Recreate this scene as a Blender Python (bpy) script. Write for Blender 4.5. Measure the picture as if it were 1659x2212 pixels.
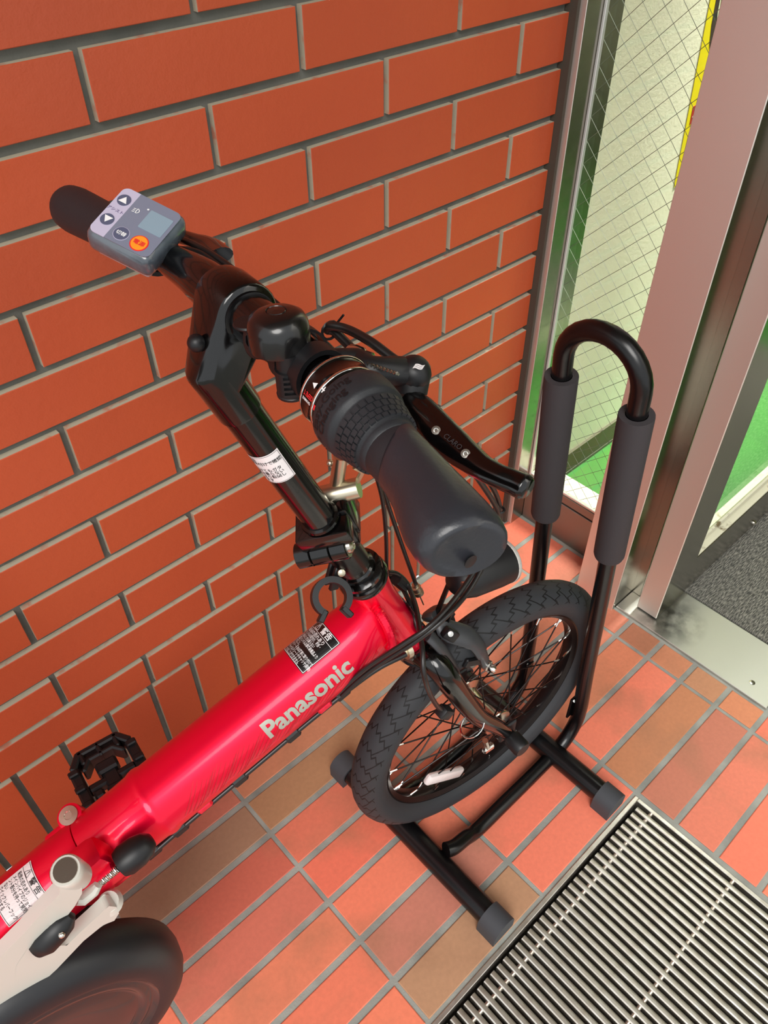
import bpy, bmesh, math, random
from mathutils import Vector, Matrix
random.seed(7)
for _o in list(bpy.data.objects): bpy.data.objects.remove(_o, do_unlink=True)
SC = bpy.context.scene
COL = SC.collection
R = math.radians
def Vv(*a): return Vector(a)

# ------------------------------------------------------------------ camera
FPX, IW, IH = 1702.17, 1659.0, 2212.0
CAM = Vector((-0.19116, -0.72045, 1.17802))
YAW, PITCH, ROLL = 0.74096, -0.76303, -0.00799
_f = Vector((math.sin(YAW)*math.cos(PITCH), math.cos(YAW)*math.cos(PITCH), math.sin(PITCH)))
_r = _f.cross(Vector((0, 0, 1))).normalized(); _u = _r.cross(_f)
CR = math.cos(ROLL)*_r + math.sin(ROLL)*_u
CU = -math.sin(ROLL)*_r + math.cos(ROLL)*_u
CB = -_f
cam_d = bpy.data.cameras.new('camera'); cam = bpy.data.objects.new('camera', cam_d); COL.objects.link(cam)
cam_d.sensor_fit = 'VERTICAL'; cam_d.sensor_height = 24.0; cam_d.lens = FPX/IH*24.0
cam_d.clip_start = 0.01; cam_d.clip_end = 60
cam.matrix_world = Matrix(((CR.x, CU.x, CB.x, CAM.x), (CR.y, CU.y, CB.y, CAM.y), (CR.z, CU.z, CB.z, CAM.z), (0, 0, 0, 1)))
SC.camera = cam

# ------------------------------------------------------------------ world, sun, exposure
SC.view_settings.view_transform = 'Standard'
SC.view_settings.look = 'None'
SC.view_settings.gamma = 1.0
SC.view_settings.use_curve_mapping = False
SC.view_settings.exposure = 0.16
wd = bpy.data.worlds.new('overcast_sky'); SC.world = wd; wd.use_nodes = True
_bg = wd.node_tree.nodes['Background']
_bg.inputs[0].default_value = (0.93, 0.97, 1.0, 1); _bg.inputs[1].default_value = 1.0
sun_d = bpy.data.lights.new('soft_daylight', 'SUN'); sun = bpy.data.objects.new('soft_daylight', sun_d); COL.objects.link(sun)
sun_d.energy = 2.2; sun_d.angle = R(32); sun_d.color = (1.0, 0.97, 0.93)
sun.rotation_euler = Vector((0.50, 0.52, -0.70)).to_track_quat('-Z', 'Y').to_euler()

lamp_d = bpy.data.lights.new('shop_wall_fill', 'AREA'); lamp = bpy.data.objects.new('shop_wall_fill', lamp_d); COL.objects.link(lamp)  # unseen lamp, added to brighten the cream indoor wall
lamp_d.shape = 'RECTANGLE'; lamp_d.size = 0.6; lamp_d.size_y = 0.2; lamp_d.spread = R(62); lamp_d.energy = 26; lamp_d.color = (1.0, 1.0, 0.93); lamp.location = (1.62, -0.26, 2.36)

# ------------------------------------------------------------------ photo pixels -> directions (bicycle plane from its wheel contact)
BYAW = R(-7.0)
BO = Vector((0.32, -0.362, 0.0))
BD = Vector((math.cos(BYAW), math.sin(BYAW), 0)); BN = Vector((-math.sin(BYAW), math.cos(BYAW), 0))
def ray(u, v): return ((u-IW/2)/FPX*CR - (v-IH/2)/FPX*CU - CB).normalized()
def loc(Q): Q = Q-BO; return Vector((Q.dot(BD), Q.dot(BN), Q.z))
def at(u, v, yl=0.0):
    d = ray(u, v); return loc(CAM + d*(((BO+BN*yl-CAM).dot(BN))/d.dot(BN)))
def atz(u, v, z):
    d = ray(u, v); return loc(CAM + d*((z-CAM.z)/d.z))

# ------------------------------------------------------------------ materials
def lin(c): return tuple(((x/255.0)/12.92 if x/255.0 <= 0.04045 else ((x/255.0+0.055)/1.055)**2.4) for x in c)
def mat(name, rgb, rough=0.5, metal=0.0, coat=0.0, bump=None, vary=None, spec=0.5, aniso=0.0, trans=0.0, emit=None, objvar=0.0, objcol=False, coat_rough=0.05, wpos=False):
    m = bpy.data.materials.new(name); m.use_nodes = True
    nt = m.node_tree; b = nt.nodes['Principled BSDF']
    c = lin(rgb)
    b.inputs['Base Color'].default_value = (*c, 1); b.inputs['Roughness'].default_value = rough
    b.inputs['Metallic'].default_value = metal; b.inputs['Coat Weight'].default_value = coat; b.inputs['Coat Roughness'].default_value = coat_rough
    b.inputs['Specular IOR Level'].default_value = spec; b.inputs['Anisotropic'].default_value = aniso
    b.inputs['Transmission Weight'].default_value = trans
    if emit: b.inputs['Emission Color'].default_value = (*lin(rgb), 1); b.inputs['Emission Strength'].default_value = emit
    tc = nt.nodes.new('ShaderNodeTexCoord')
    if wpos:
        gp = nt.nodes.new('ShaderNodeNewGeometry'); vec = gp.outputs['Position']
    else: vec = tc.outputs['Object']
    src = None
    if objcol:
        oi = nt.nodes.new('ShaderNodeObjectInfo'); src = oi.outputs['Color']
    if vary:   # (scale, other rgb, low, high)
        nz = nt.nodes.new('ShaderNodeTexNoise'); nz.inputs['Scale'].default_value = vary[0]; nz.inputs['Detail'].default_value = 6
        nt.links.new(vec, nz.inputs['Vector'])
        mr = nt.nodes.new('ShaderNodeMapRange'); mr.inputs[1].default_value = vary[2]; mr.inputs[2].default_value = vary[3]
        nt.links.new(nz.outputs['Fac'], mr.inputs[0])
        mx = nt.nodes.new('ShaderNodeMix'); mx.data_type = 'RGBA'
        mx.inputs[6].default_value = (*c, 1); mx.inputs[7].default_value = (*lin(vary[1]), 1)
        if src: nt.links.new(src, mx.inputs[6])
        nt.links.new(mr.outputs[0], mx.inputs[0]); src = mx.outputs[2]
    if objvar:
        oi = nt.nodes.new('ShaderNodeObjectInfo'); hs = nt.nodes.new('ShaderNodeHueSaturation')
        mr2 = nt.nodes.new('ShaderNodeMapRange'); mr2.inputs[3].default_value = 1-objvar; mr2.inputs[4].default_value = 1+objvar
        nt.links.new(oi.outputs['Random'], mr2.inputs[0]); nt.links.new(mr2.outputs[0], hs.inputs['Value'])
        if src: nt.links.new(src, hs.inputs['Color'])
        else: hs.inputs['Color'].default_value = (*c, 1)
        src = hs.outputs[0]
    if src: nt.links.new(src, b.inputs['Base Color'])
    if bump:   # list of (scale, strength, distance[, stretch])
        prev = None
        for bs in (bump if isinstance(bump, list) else [bump]):
            nz = nt.nodes.new('ShaderNodeTexNoise'); nz.inputs['Scale'].default_value = bs[0]; nz.inputs['Detail'].default_value = 4
            if len(bs) > 3:
                mp = nt.nodes.new('ShaderNodeMapping'); mp.inputs['Scale'].default_value = bs[3]
                nt.links.new(vec, mp.inputs[0]); nt.links.new(mp.outputs[0], nz.inputs['Vector'])
            else: nt.links.new(vec, nz.inputs['Vector'])
            bp = nt.nodes.new('ShaderNodeBump'); bp.inputs['Strength'].default_value = bs[1]; bp.inputs['Distance'].default_value = bs[2]
            nt.links.new(nz.outputs['Fac'], bp.inputs['Height'])
            if prev: nt.links.new(prev.outputs[0], bp.inputs['Normal'])
            prev = bp
        nt.links.new(prev.outputs[0], b.inputs['Normal'])
    return m

M = {}
M['brick'] = mat('glazed_brick', (190, 83, 47), 0.45, wpos=True, bump=[(110, 0.35, 0.0012), (500, 0.35, 0.0005)], vary=(3.0, (178, 74, 44), 0.35, 0.75), objvar=0.06, spec=0.45)
M['brick_edge'] = mat('brick_edge_mortar', (188, 178, 156), 0.85, wpos=True, vary=(60, (196, 130, 105), 0.55, 0.72))
M['mortar'] = mat('wall_mortar', (106, 106, 99), 0.9, wpos=True, bump=[(300, 0.5, 0.0008)], vary=(25, (92, 92, 86), 0.35, 0.7))
M['grout'] = mat('floor_grout', (158, 160, 152), 0.9, wpos=True, bump=[(400, 0.6, 0.0008)], vary=(18, (126, 128, 122), 0.35, 0.7))
M['tile_edge'] = mat('tile_edge', (150, 110, 90), 0.85)
M['steel'] = mat('brushed_steel', (236, 233, 226), 0.54, 1.0, bump=[(60, 0.06, 0.0005, (1, 1, 0.02)), (800, 0.05, 0.0002, (1, 1, 0.01))])
M['steel_shaded'] = mat('shaded_frame_steel', (176, 172, 162), 0.2, 1.0, bump=[(60, 0.05, 0.0004, (1, 1, 0.02))])  # same brushed steel, smoother; the side faces' dimness is put into its colour
M['steel_dull'] = mat('worn_steel', (150, 150, 144), 0.5, 1.0, bump=[(200, 0.08, 0.0004)], vary=(14, (150, 148, 138), 0.45, 0.7))
M['steel_bar'] = mat('grating_steel', (226, 221, 212), 0.4, 1.0, vary=(60, (206, 197, 184), 0.4, 0.7))
M['bead'] = mat('cream_bead', (205, 202, 180), 0.6, vary=(30, (110, 95, 65), 0.62, 0.7))
M['gasket'] = mat('silver_gasket', (225, 225, 222), 0.35, 0.6)
M['caulk'] = mat('dark_caulk', (70, 62, 52), 0.7)
M['cream'] = mat('textured_wallpaper', (238, 233, 208), 0.8, bump=[(160, 0.35, 0.0012), (600, 0.4, 0.0006)])
M['skirting'] = mat('dark_skirting', (88, 86, 66), 0.6)
M['green'] = mat('green_floor', (52, 124, 38), 0.6, vary=(10, (42, 108, 32), 0.3, 0.7))
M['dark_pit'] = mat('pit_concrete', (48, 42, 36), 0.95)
M['soffit'] = mat('soffit_paint', (150, 146, 138), 0.8)
M['black_gloss'] = mat('black_gloss_paint', (6, 5, 5), 0.16, coat=0.3, spec=0.45)
M['black_satin'] = mat('black_satin_paint', (9, 8, 9), 0.27, spec=0.45)
M['bell_paint'] = mat('bell_gloss_paint', (14, 13, 13), 0.26, coat=0.3)
M['black_plastic'] = mat('black_plastic', (17, 17, 19), 0.44, spec=0.45)
M['hose'] = mat('cable_housing', (26, 23, 22), 0.34)
M['rubber'] = mat('grip_rubber', (36, 37, 40), 0.5, bump=[(700, 0.25, 0.0004)], spec=0.4)
M['grip_end'] = mat('grip_leatherette', (42, 43, 48), 0.31, bump=[(420, 0.3, 0.0005)], spec=0.5)
M['foam'] = mat('foam_sleeve', (58, 55, 57), 0.72, bump=[(900, 0.3, 0.0004)], spec=0.3)
M['foot'] = mat('rubber_foot', (64, 66, 70), 0.6, spec=0.35)
M['red'] = mat('candy_red_paint', (240, 0, 52), 0.36, metal=0.55, coat=0.35, coat_rough=0.08, spec=0.3)
M['red_dark'] = mat('red_graphic', (196, 22, 44), 0.4, metal=0.3, coat=0.3)
M['silver'] = mat('polished_alloy', (215, 212, 205), 0.2, 1.0)
M['chrome'] = mat('chrome', (230, 228, 222), 0.08, 1.0)
M['nickel'] = mat('warm_nickel', (205, 195, 172), 0.32, 1.0)
M['lever_silver'] = mat('satin_alloy', (206, 204, 194), 0.34, 0.12, spec=0.5)
M['rim'] = mat('black_anodised_rim', (40, 36, 36), 0.3, 0.8)
M['rim_wall'] = mat('rim_brake_wall', (70, 58, 54), 0.3, 0.85)
M['spoke'] = mat('black_spoke', (30, 28, 28), 0.25, 0.7)
M['hub'] = mat('hub_alloy', (190, 182, 170), 0.2, 1.0)
M['brake'] = mat('grey_brake_arm', (66, 67, 70), 0.42, 0.3)
M['white_print'] = mat('white_print', (236, 236, 236), 0.5)
M['silver_print'] = mat('silver_print', (172, 170, 158), 0.4, 0.3)
M['black_print'] = mat('black_print', (20, 20, 22), 0.5)
M['red_print'] = mat('red_print', (226, 40, 48), 0.45)
M['purple_print'] = mat('violet_print', (112, 104, 140), 0.5)
M['label_white'] = mat('white_label', (236, 232, 232), 0.35, coat=0.3)
M['label_black'] = mat('black_label', (14, 13, 14), 0.3, coat=0.4)
M['orange_btn'] = mat('orange_button', (246, 150, 40), 0.35, coat=0.4)
M['dark_btn'] = mat('navy_button', (86, 92, 116), 0.35, coat=0.4)
M['panel_grey'] = mat('display_panel', (122, 128, 146), 0.24, coat=0.6)
M['panel_light'] = mat('display_strip', (192, 186, 208), 0.28, coat=0.6)
M['lcd'] = mat('lcd_glass', (136, 158, 172), 0.2, coat=0.6)
M['case'] = mat('display_case', (92, 100, 108), 0.26, coat=0.7, vary=(55, (66, 74, 82), 0.4, 0.65))
M['case_light'] = mat('case_wrap', (178, 168, 172), 0.3, coat=0.5)
M['clear_ref'] = mat('reflector_lens', (232, 222, 220), 0.2, coat=0.8, bump=[(900, 0.8, 0.001)])
M['lens'] = mat('lamp_lens', (214, 212, 205), 0.2, 0.4, bump=[(1400, 0.9, 0.001)])
M['badge'] = mat('head_badge', (28, 30, 34), 0.3, 0.6, vary=(150, (110, 112, 116), 0.5, 0.6))
M['yellow'] = mat('poster_yellow', (236, 214, 12), 0.55)
M['paper'] = mat('poster_paper', (224, 226, 190), 0.6)
M['poster_black'] = mat('poster_black', (46, 46, 40), 0.6)
M['poster_red'] = mat('poster_red', (172, 44, 34), 0.6)
M['cover_matte'] = mat('matte_chain_cover', (30, 30, 33), 0.42, bump=[(60, 0.05, 0.001)], spec=0.45)
M['cover_gloss'] = mat('gloss_chain_cover', (40, 39, 40), 0.22, coat=0.25, spec=0.4)
M['wire'] = mat('glass_wire', (120, 124, 112), 0.4, 0.6)

def stripe_mat():
    m = mat('ribbed_mat', (96, 96, 92), 0.95)
    nt = m.node_tree; b = nt.nodes['Principled BSDF']; tc = nt.nodes.new('ShaderNodeTexCoord')
    mp = nt.nodes.new('ShaderNodeMapping'); mp.inputs['Scale'].default_value = (90, 640, 1)
    nt.links.new(tc.outputs['Object'], mp.inputs[0])
    nz = nt.nodes.new('ShaderNodeTexNoise'); nz.inputs['Scale'].default_value = 1.0; nz.inputs['Detail'].default_value = 2
    nt.links.new(mp.outputs[0], nz.inputs['Vector'])
    cr = nt.nodes.new('ShaderNodeValToRGB'); cr.color_ramp.elements[0].position = 0.42; cr.color_ramp.elements[0].color = (*lin((62, 62, 58)), 1)
    cr.color_ramp.elements[1].position = 0.66; cr.color_ramp.elements[1].color = (*lin((140, 137, 128)), 1)
    nt.links.new(nz.outputs['Fac'], cr.inputs[0]); nt.links.new(cr.outputs[0], b.inputs['Base Color'])
    bp = nt.nodes.new('ShaderNodeBump'); bp.inputs['Strength'].default_value = 0.8; bp.inputs['Distance'].default_value = 0.002
    nt.links.new(nz.outputs['Fac'], bp.inputs['Height']); nt.links.new(bp.outputs[0], b.inputs['Normal'])
    return m
M['mat'] = stripe_mat()

def tile_mat():   # fired clay: each tile has its own colour (object colour); kiln flashing as a soft cloud within the tile
    m = mat('quarry_tile', (200, 90, 50), 0.5, wpos=True, bump=[(60, 0.12, 0.001), (700, 0.25, 0.0003)], objcol=True, spec=0.4)
    nt = m.node_tree; b = nt.nodes['Principled BSDF']
    tc = nt.nodes.new('ShaderNodeTexCoord'); oi = nt.nodes.new('ShaderNodeObjectInfo')
    ad = nt.nodes.new('ShaderNodeVectorMath'); ad.operation = 'ADD'
    nt.links.new(tc.outputs['Object'], ad.inputs[0]); nt.links.new(oi.outputs['Location'], ad.inputs[1])
    nz = nt.nodes.new('ShaderNodeTexNoise'); nz.inputs['Scale'].default_value = 9; nz.inputs['Detail'].default_value = 3
    nt.links.new(ad.outputs[0], nz.inputs['Vector'])
    mr = nt.nodes.new('ShaderNodeMapRange'); mr.inputs[1].default_value = 0.5; mr.inputs[2].default_value = 0.72; mr.inputs[4].default_value = 0.5
    nt.links.new(nz.outputs['Fac'], mr.inputs[0])
    mx = nt.nodes.new('ShaderNodeMix'); mx.data_type = 'RGBA'; mx.inputs[7].default_value = (*lin((150, 104, 70)), 1)
    nt.links.new(oi.outputs['Color'], mx.inputs[6]); nt.links.new(mr.outputs[0], mx.inputs[0])
    n2 = nt.nodes.new('ShaderNodeTexNoise'); n2.inputs['Scale'].default_value = 160; n2.inputs['Detail'].default_value = 4
    nt.links.new(ad.outputs[0], n2.inputs['Vector'])
    m2 = nt.nodes.new('ShaderNodeMapRange'); m2.inputs[3].default_value = 0.86; m2.inputs[4].default_value = 1.12
    nt.links.new(n2.outputs['Fac'], m2.inputs[0])
    hs = nt.nodes.new('ShaderNodeHueSaturation'); hs.inputs['Saturation'].default_value = 0.9; nt.links.new(mx.outputs[2], hs.inputs['Color']); nt.links.new(m2.outputs[0], hs.inputs['Value'])
    nt.links.new(hs.outputs[0], b.inputs['Base Color'])
    return m
M['tile'] = tile_mat()

def threshold_mat():   # worn plate with a sooty grease stain round the door pivot
    m = mat('threshold_steel', (208, 207, 199), 0.45, 1.0, bump=[(200, 0.08, 0.0004)], wpos=True); nt = m.node_tree; b = nt.nodes['Principled BSDF']
    g = nt.nodes.new('ShaderNodeNewGeometry'); d = nt.nodes.new('ShaderNodeVectorMath'); d.operation = 'DISTANCE'; d.inputs[1].default_value = (0.832, -0.392, 0.004)
    nz = nt.nodes.new('ShaderNodeTexNoise'); nz.inputs['Scale'].default_value = 38; nz.inputs['Detail'].default_value = 6
    nt.links.new(g.outputs['Position'], d.inputs[0]); nt.links.new(g.outputs['Position'], nz.inputs['Vector'])
    mr = nt.nodes.new('ShaderNodeMapRange'); mr.inputs[1].default_value = 0.015; mr.inputs[2].default_value = 0.075; mr.inputs[3].default_value = 0.75; mr.inputs[4].default_value = 0.0
    nt.links.new(d.outputs['Value'], mr.inputs[0])
    mu = nt.nodes.new('ShaderNodeMath'); mu.operation = 'MULTIPLY'; m3 = nt.nodes.new('ShaderNodeMapRange'); m3.inputs[1].default_value = 0.35; m3.inputs[2].default_value = 0.6
    nt.links.new(nz.outputs['Fac'], m3.inputs[0]); nt.links.new(mr.outputs[0], mu.inputs[0]); nt.links.new(m3.outputs[0], mu.inputs[1])
    mx = nt.nodes.new('ShaderNodeMix'); mx.data_type = 'RGBA'; mx.inputs[6].default_value = (*lin((208, 207, 199)), 1); mx.inputs[7].default_value = (*lin((38, 36, 32)), 1)
    nt.links.new(mu.outputs[0], mx.inputs[0]); nt.links.new(mx.outputs[2], b.inputs['Base Color'])
    return m
M['threshold'] = threshold_mat()

def glass_mat():
    m = bpy.data.materials.new('clear_glass'); m.use_nodes = True; nt = m.node_tree
    for n in list(nt.nodes): nt.nodes.remove(n)
    out = nt.nodes.new('ShaderNodeOutputMaterial'); mx = nt.nodes.new('ShaderNodeMixShader')
    tr = nt.nodes.new('ShaderNodeBsdfTransparent'); tr.inputs[0].default_value = (0.96, 0.985, 0.96, 1)
    gl = nt.nodes.new('ShaderNodeBsdfGlossy'); gl.inputs['Roughness'].default_value = 0.02
    lw = nt.nodes.new('ShaderNodeLayerWeight'); lw.inputs[0].default_value = 0.5
    pw = nt.nodes.new('ShaderNodeMath'); pw.operation = 'POWER'; pw.inputs[1].default_value = 5.0; nt.links.new(lw.outputs['Facing'], pw.inputs[0])
    fr = nt.nodes.new('ShaderNodeMapRange'); fr.inputs[3].default_value = 0.04; fr.inputs[4].default_value = 1.0; nt.links.new(pw.outputs[0], fr.inputs[0])
    nt.links.new(fr.outputs[0], mx.inputs[0]); nt.links.new(tr.outputs[0], mx.inputs[1]); nt.links.new(gl.outputs[0], mx.inputs[2]); nt.links.new(mx.outputs[0], out.inputs[0])
    return m
M['glass'] = glass_mat()

def tire_mat():  # rubber with chevron grooves across the tread (UV: u round the wheel, v across)
    m = mat('tyre_rubber', (44, 46, 49), 0.6, spec=0.35); nt = m.node_tree; b = nt.nodes['Principled BSDF']
    uv = nt.nodes.new('ShaderNodeUVMap'); sp = nt.nodes.new('ShaderNodeSeparateXYZ'); nt.links.new(uv.outputs[0], sp.inputs[0])
    def mth(op, a, b_=None, clamp=False):
        n = nt.nodes.new('ShaderNodeMath'); n.operation = op; n.use_clamp = clamp
        for i, x in enumerate((a, b_)):
            if x is None: continue
            if isinstance(x, (int, float)): n.inputs[i].default_value = x
            else: nt.links.new(x, n.inputs[i])
        return n.outputs[0]
    av = mth('ABSOLUTE', mth('SUBTRACT', sp.outputs[1], 0.5))          # 0 centre .. 0.5 bead
    tread = mth('LESS_THAN', av, 0.24)
    zig = mth('MULTIPLY', mth('PINGPONG', mth('MULTIPLY', av, 14.0), 0.5), 0.55)
    ph = mth('FRACT', mth('SUBTRACT', mth('MULTIPLY', sp.outputs[0], 46.0), mth('ADD', mth('MULTIPLY', av, 3.2), zig)))
    g1 = mth('LESS_THAN', mth('ABSOLUTE', mth('SUBTRACT', ph, 0.5)), 0.062)
    ph2 = mth('FRACT', mth('ADD', mth('MULTIPLY', sp.outputs[0], 46.0), mth('MULTIPLY', av, 6.0)))
    g2 = mth('MULTIPLY', mth('LESS_THAN', mth('ABSOLUTE', mth('SUBTRACT', ph2, 0.5)), 0.05), mth('GREATER_THAN', av, 0.09))
    gr = mth('MULTIPLY', mth('MAXIMUM', g1, g2), tread)
    ring = mth('LESS_THAN', mth('ABSOLUTE', mth('SUBTRACT', av, 0.40)), 0.006)
    h = mth('SUBTRACT', 1.0, mth('MAXIMUM', gr, ring))
    bp = nt.nodes.new('ShaderNodeBump'); bp.inputs['Strength'].default_value = 0.9; bp.inputs['Distance'].default_value = 0.0018
    nt.links.new(h, bp.inputs['Height']); nt.links.new(bp.outputs[0], b.inputs['Normal'])
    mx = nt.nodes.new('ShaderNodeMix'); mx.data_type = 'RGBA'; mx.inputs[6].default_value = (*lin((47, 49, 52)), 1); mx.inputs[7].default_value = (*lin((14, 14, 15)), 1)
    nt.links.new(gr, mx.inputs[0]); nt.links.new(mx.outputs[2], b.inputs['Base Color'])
    return m
M['tire'] = tire_mat()

# ------------------------------------------------------------------ mesh helpers
def spl(pts, n=8):
    P = [Vector(p) for p in pts]; out = []
    for i in range(len(P)-1):
        a = P[i-1] if i else P[0]*2-P[1]; b = P[i]; c = P[i+1]; d = P[i+2] if i+2 < len(P) else P[-1]*2-P[-2]
        for k in range(n):
            t = k/n
            out.append(0.5*((2*b)+(c-a)*t+(2*a-5*b+4*c-d)*t*t+(3*b-a-3*c+d)*t**3))
    out.append(P[-1]); return out
def frame(axis, hint=(0, 0, 1)):
    a = Vector(axis).normalized(); h = Vector(hint)
    if abs(a.dot(h.normalized())) > 0.98: h = Vector((1, 0, 0)) if abs(a.x) < 0.9 else Vector((0, 1, 0))
    e1 = (h-a*h.dot(a)).normalized(); return e1, a.cross(e1), a
class MB:
    def __init__(s): s.v = []; s.f = []; s.mi = []; s.uv = None
    def add(s, vs, fs, mi=0):
        o = len(s.v); s.v += [Vector(v) for v in vs]; s.f += [tuple(i+o for i in f) for f in fs]; s.mi += [mi]*len(fs); return s
    def box(s, c, size, ex=(1, 0, 0), ey=(0, 1, 0), bev=0.0, seg=1, mi=0):
        bm = bmesh.new(); bmesh.ops.create_cube(bm, size=1.0)
        for v in bm.verts: v.co = Vector((v.co.x*size[0], v.co.y*size[1], v.co.z*size[2]))
        if bev: bmesh.ops.bevel(bm, geom=list(bm.edges), offset=bev, segments=seg, affect='EDGES', profile=0.5)
        ex = Vector(ex).normalized(); ey = Vector(ey); ey = (ey-ex*ey.dot(ex)).normalized(); ez = ex.cross(ey); c = Vector(c)
        bm.verts.index_update()
        s.add([c+ex*v.co.x+ey*v.co.y+ez*v.co.z for v in bm.verts], [[v.index for v in f.verts] for f in bm.faces], mi); bm.free(); return s
    def rings(s, rs, cap=True, closed=False, mi=0):
        n = len(rs[0]); vs = [p for r_ in rs for p in r_]; fs = []
        m_ = len(rs)
        for i in range(m_ if closed else m_-1):
            j = (i+1) % m_
            for k in range(n): fs.append((i*n+k, i*n+(k+1) % n, j*n+(k+1) % n, j*n+k))
        if cap and not closed: fs.append(tuple(reversed(range(n)))); fs.append(tuple((m_-1)*n+k for k in range(n)))
        return s.add(vs, fs, mi)
    def tube(s, pts, r, n=12, cap=True, closed=False, mi=0, hint=(0, 0, 1)):
        P = [Vector(p) for p in pts]; N = len(P); rs = []; e1 = None
        for i, p in enumerate(P):
            a = (P[(i+1) % N] if (i < N-1 or closed) else p) - (P[i-1] if (i > 0 or closed) else p); a.normalize()
            if e1 is None: e1 = frame(a, hint)[0]
            e1 = (e1-a*e1.dot(a)).normalized(); e2 = a.cross(e1)
            rr = r[i] if isinstance(r, (list, tuple)) else r
            ra, rb = rr if isinstance(rr, tuple) else (rr, rr)
            rs.append([p+e1*ra*math.cos(2*math.pi*k/n)+e2*rb*math.sin(2*math.pi*k/n) for k in range(n)])
        return s.rings(rs, cap, closed, mi)
    def lathe(s, prof, o, axis, n=32, cap=True, closed=False, mi=0, hint=(0, 0, 1)):   # prof: (radius, along)
        e1, e2, a = frame(axis, hint); o = Vector(o)
        return s.rings([[o+a*t+(e1*math.cos(2*math.pi*k/n)+e2*math.sin(2*math.pi*k/n))*max(r_, 1e-5) for k in range(n)] for r_, t in prof], cap, closed, mi)
    def prism(s, poly, o, ex, ey, t0, t1, mi=0):
        o = Vector(o); ex = Vector(ex).normalized(); ey = Vector(ey); ey = (ey-ex*ey.dot(ex)).normalized(); ez = ex.cross(ey); n = len(poly)
        vs = [o+ex*x+ey*y+ez*t for t in (t0, t1) for x, y in poly]
        fs = [tuple(reversed(range(n))), tuple(range(n, 2*n))]+[(k, (k+1) % n, n+(k+1) % n, n+k) for k in range(n)]
        return s.add(vs, fs, mi)
    def ball(s, c, r, n=12, m_=8, mi=0):
        c = Vector(c); return s.lathe([(r*math.sin(math.pi*i/m_), -r*math.cos(math.pi*i/m_)) for i in range(m_+1)], c, (0, 0, 1), n, mi=mi)
    def mesh(s, name, mats, smooth=35, bevel=0):
        me = bpy.data.meshes.new(name); me.from_pydata([tuple(v) for v in s.v], [], s.f)
        bm = bmesh.new(); bm.from_mesh(me); bmesh.ops.recalc_face_normals(bm, faces=bm.faces); bm.to_mesh(me); bm.free()
        for m_ in (mats if isinstance(mats, (list, tuple)) else [mats]): me.materials.append(m_ if not isinstance(m_, str) else M[m_])
        if any(s.mi): me.polygons.foreach_set('material_index', s.mi)
        if smooth:
            me.polygons.foreach_set('use_smooth', [True]*len(me.polygons)); me.set_sharp_from_angle(angle=R(smooth))
        me.update(); return me
    def build(s, name, mats, parent=None, smooth=35): return link(name, s.mesh(name, mats, smooth), parent)
def link(name, me, parent=None, locn=None):
    o = bpy.data.objects.new(name, me); COL.objects.link(o)
    if parent: o.parent = parent
    if locn is not None: o.location = locn
    return o
def tag(o, label, cat, group=None):
    o['label'] = label; o['category'] = cat
    if group: o['group'] = group
    return o
def struct(o, label=None):
    o['kind'] = 'structure'
    if label: o['label'] = label
    return o
def empty(name, locn, rz=0.0):
    e = bpy.data.objects.new(name, None); COL.objects.link(e); e.location = locn; e.rotation_euler = (0, 0, rz); e.empty_display_size = 0.05; return e

# text -> flat triangles, then laid on any surface through fn(x, y) -> point
def text_tris(body, size, bold=0.0, align='LEFT', xs=1.0, maxlen=None):
    cu = bpy.data.curves.new('txt', 'FONT'); cu.body = body; cu.size = size; cu.offset = bold; cu.align_x = align; cu.resolution_u = 3
    o = bpy.data.objects.new('txt', cu); COL.objects.link(o)
    dg = bpy.context.evaluated_depsgraph_get(); me = o.evaluated_get(dg).to_mesh()
    bm = bmesh.new(); bm.from_mesh(me); o.evaluated_get(dg).to_mesh_clear()
    bpy.data.objects.remove(o, do_unlink=True); bpy.data.curves.remove(cu)
    bmesh.ops.remove_doubles(bm, verts=bm.verts, dist=size*0.002)
    bmesh.ops.triangulate(bm, faces=bm.faces)
    if maxlen:
        for _ in range(4):
            es = [e for e in bm.edges if e.calc_length() > maxlen]
            if not es: break
            bmesh.ops.subdivide_edges(bm, edges=es, cuts=1); bmesh.ops.triangulate(bm, faces=[f for f in bm.faces if len(f.verts) > 3])
    bm.verts.index_update()
    vs = [(v.co.x*xs, v.co.y) for v in bm.verts]; fs = [tuple(v.index for v in f.verts) for f in bm.faces]; bm.free()
    return vs, fs
def lay(mb, body, size, fn, x=0.0, y=0.0, bold=0.0, align='LEFT', xs=1.0, maxlen=None, mi=0):
    vs, fs = text_tris(body, size, bold, align, xs, maxlen)
    if vs: mb.add([fn(a+x, b+y) for a, b in vs], fs, mi)
def raw(mb, name, m_, parent):   # decals: keep winding
    me = bpy.data.meshes.new(name); me.from_pydata([tuple(v) for v in mb.v], [], mb.f)
    for k in (m_ if isinstance(m_, (list, tuple)) else [m_]): me.materials.append(M[k])
    if any(mb.mi): me.polygons.foreach_set('material_index', mb.mi)
    return link(name, me, parent)
def quad_fn(mb, fn, x0, x1, y0, y1, nx=8, ny=8, mi=0):
    vs = [fn(x0+(x1-x0)*i/nx, y0+(y1-y0)*j/ny) for j in range(ny+1) for i in range(nx+1)]
    fs = [(j*(nx+1)+i, j*(nx+1)+i+1, (j+1)*(nx+1)+i+1, (j+1)*(nx+1)+i) for j in range(ny) for i in range(nx)]
    return mb.add(vs, fs, mi)

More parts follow.
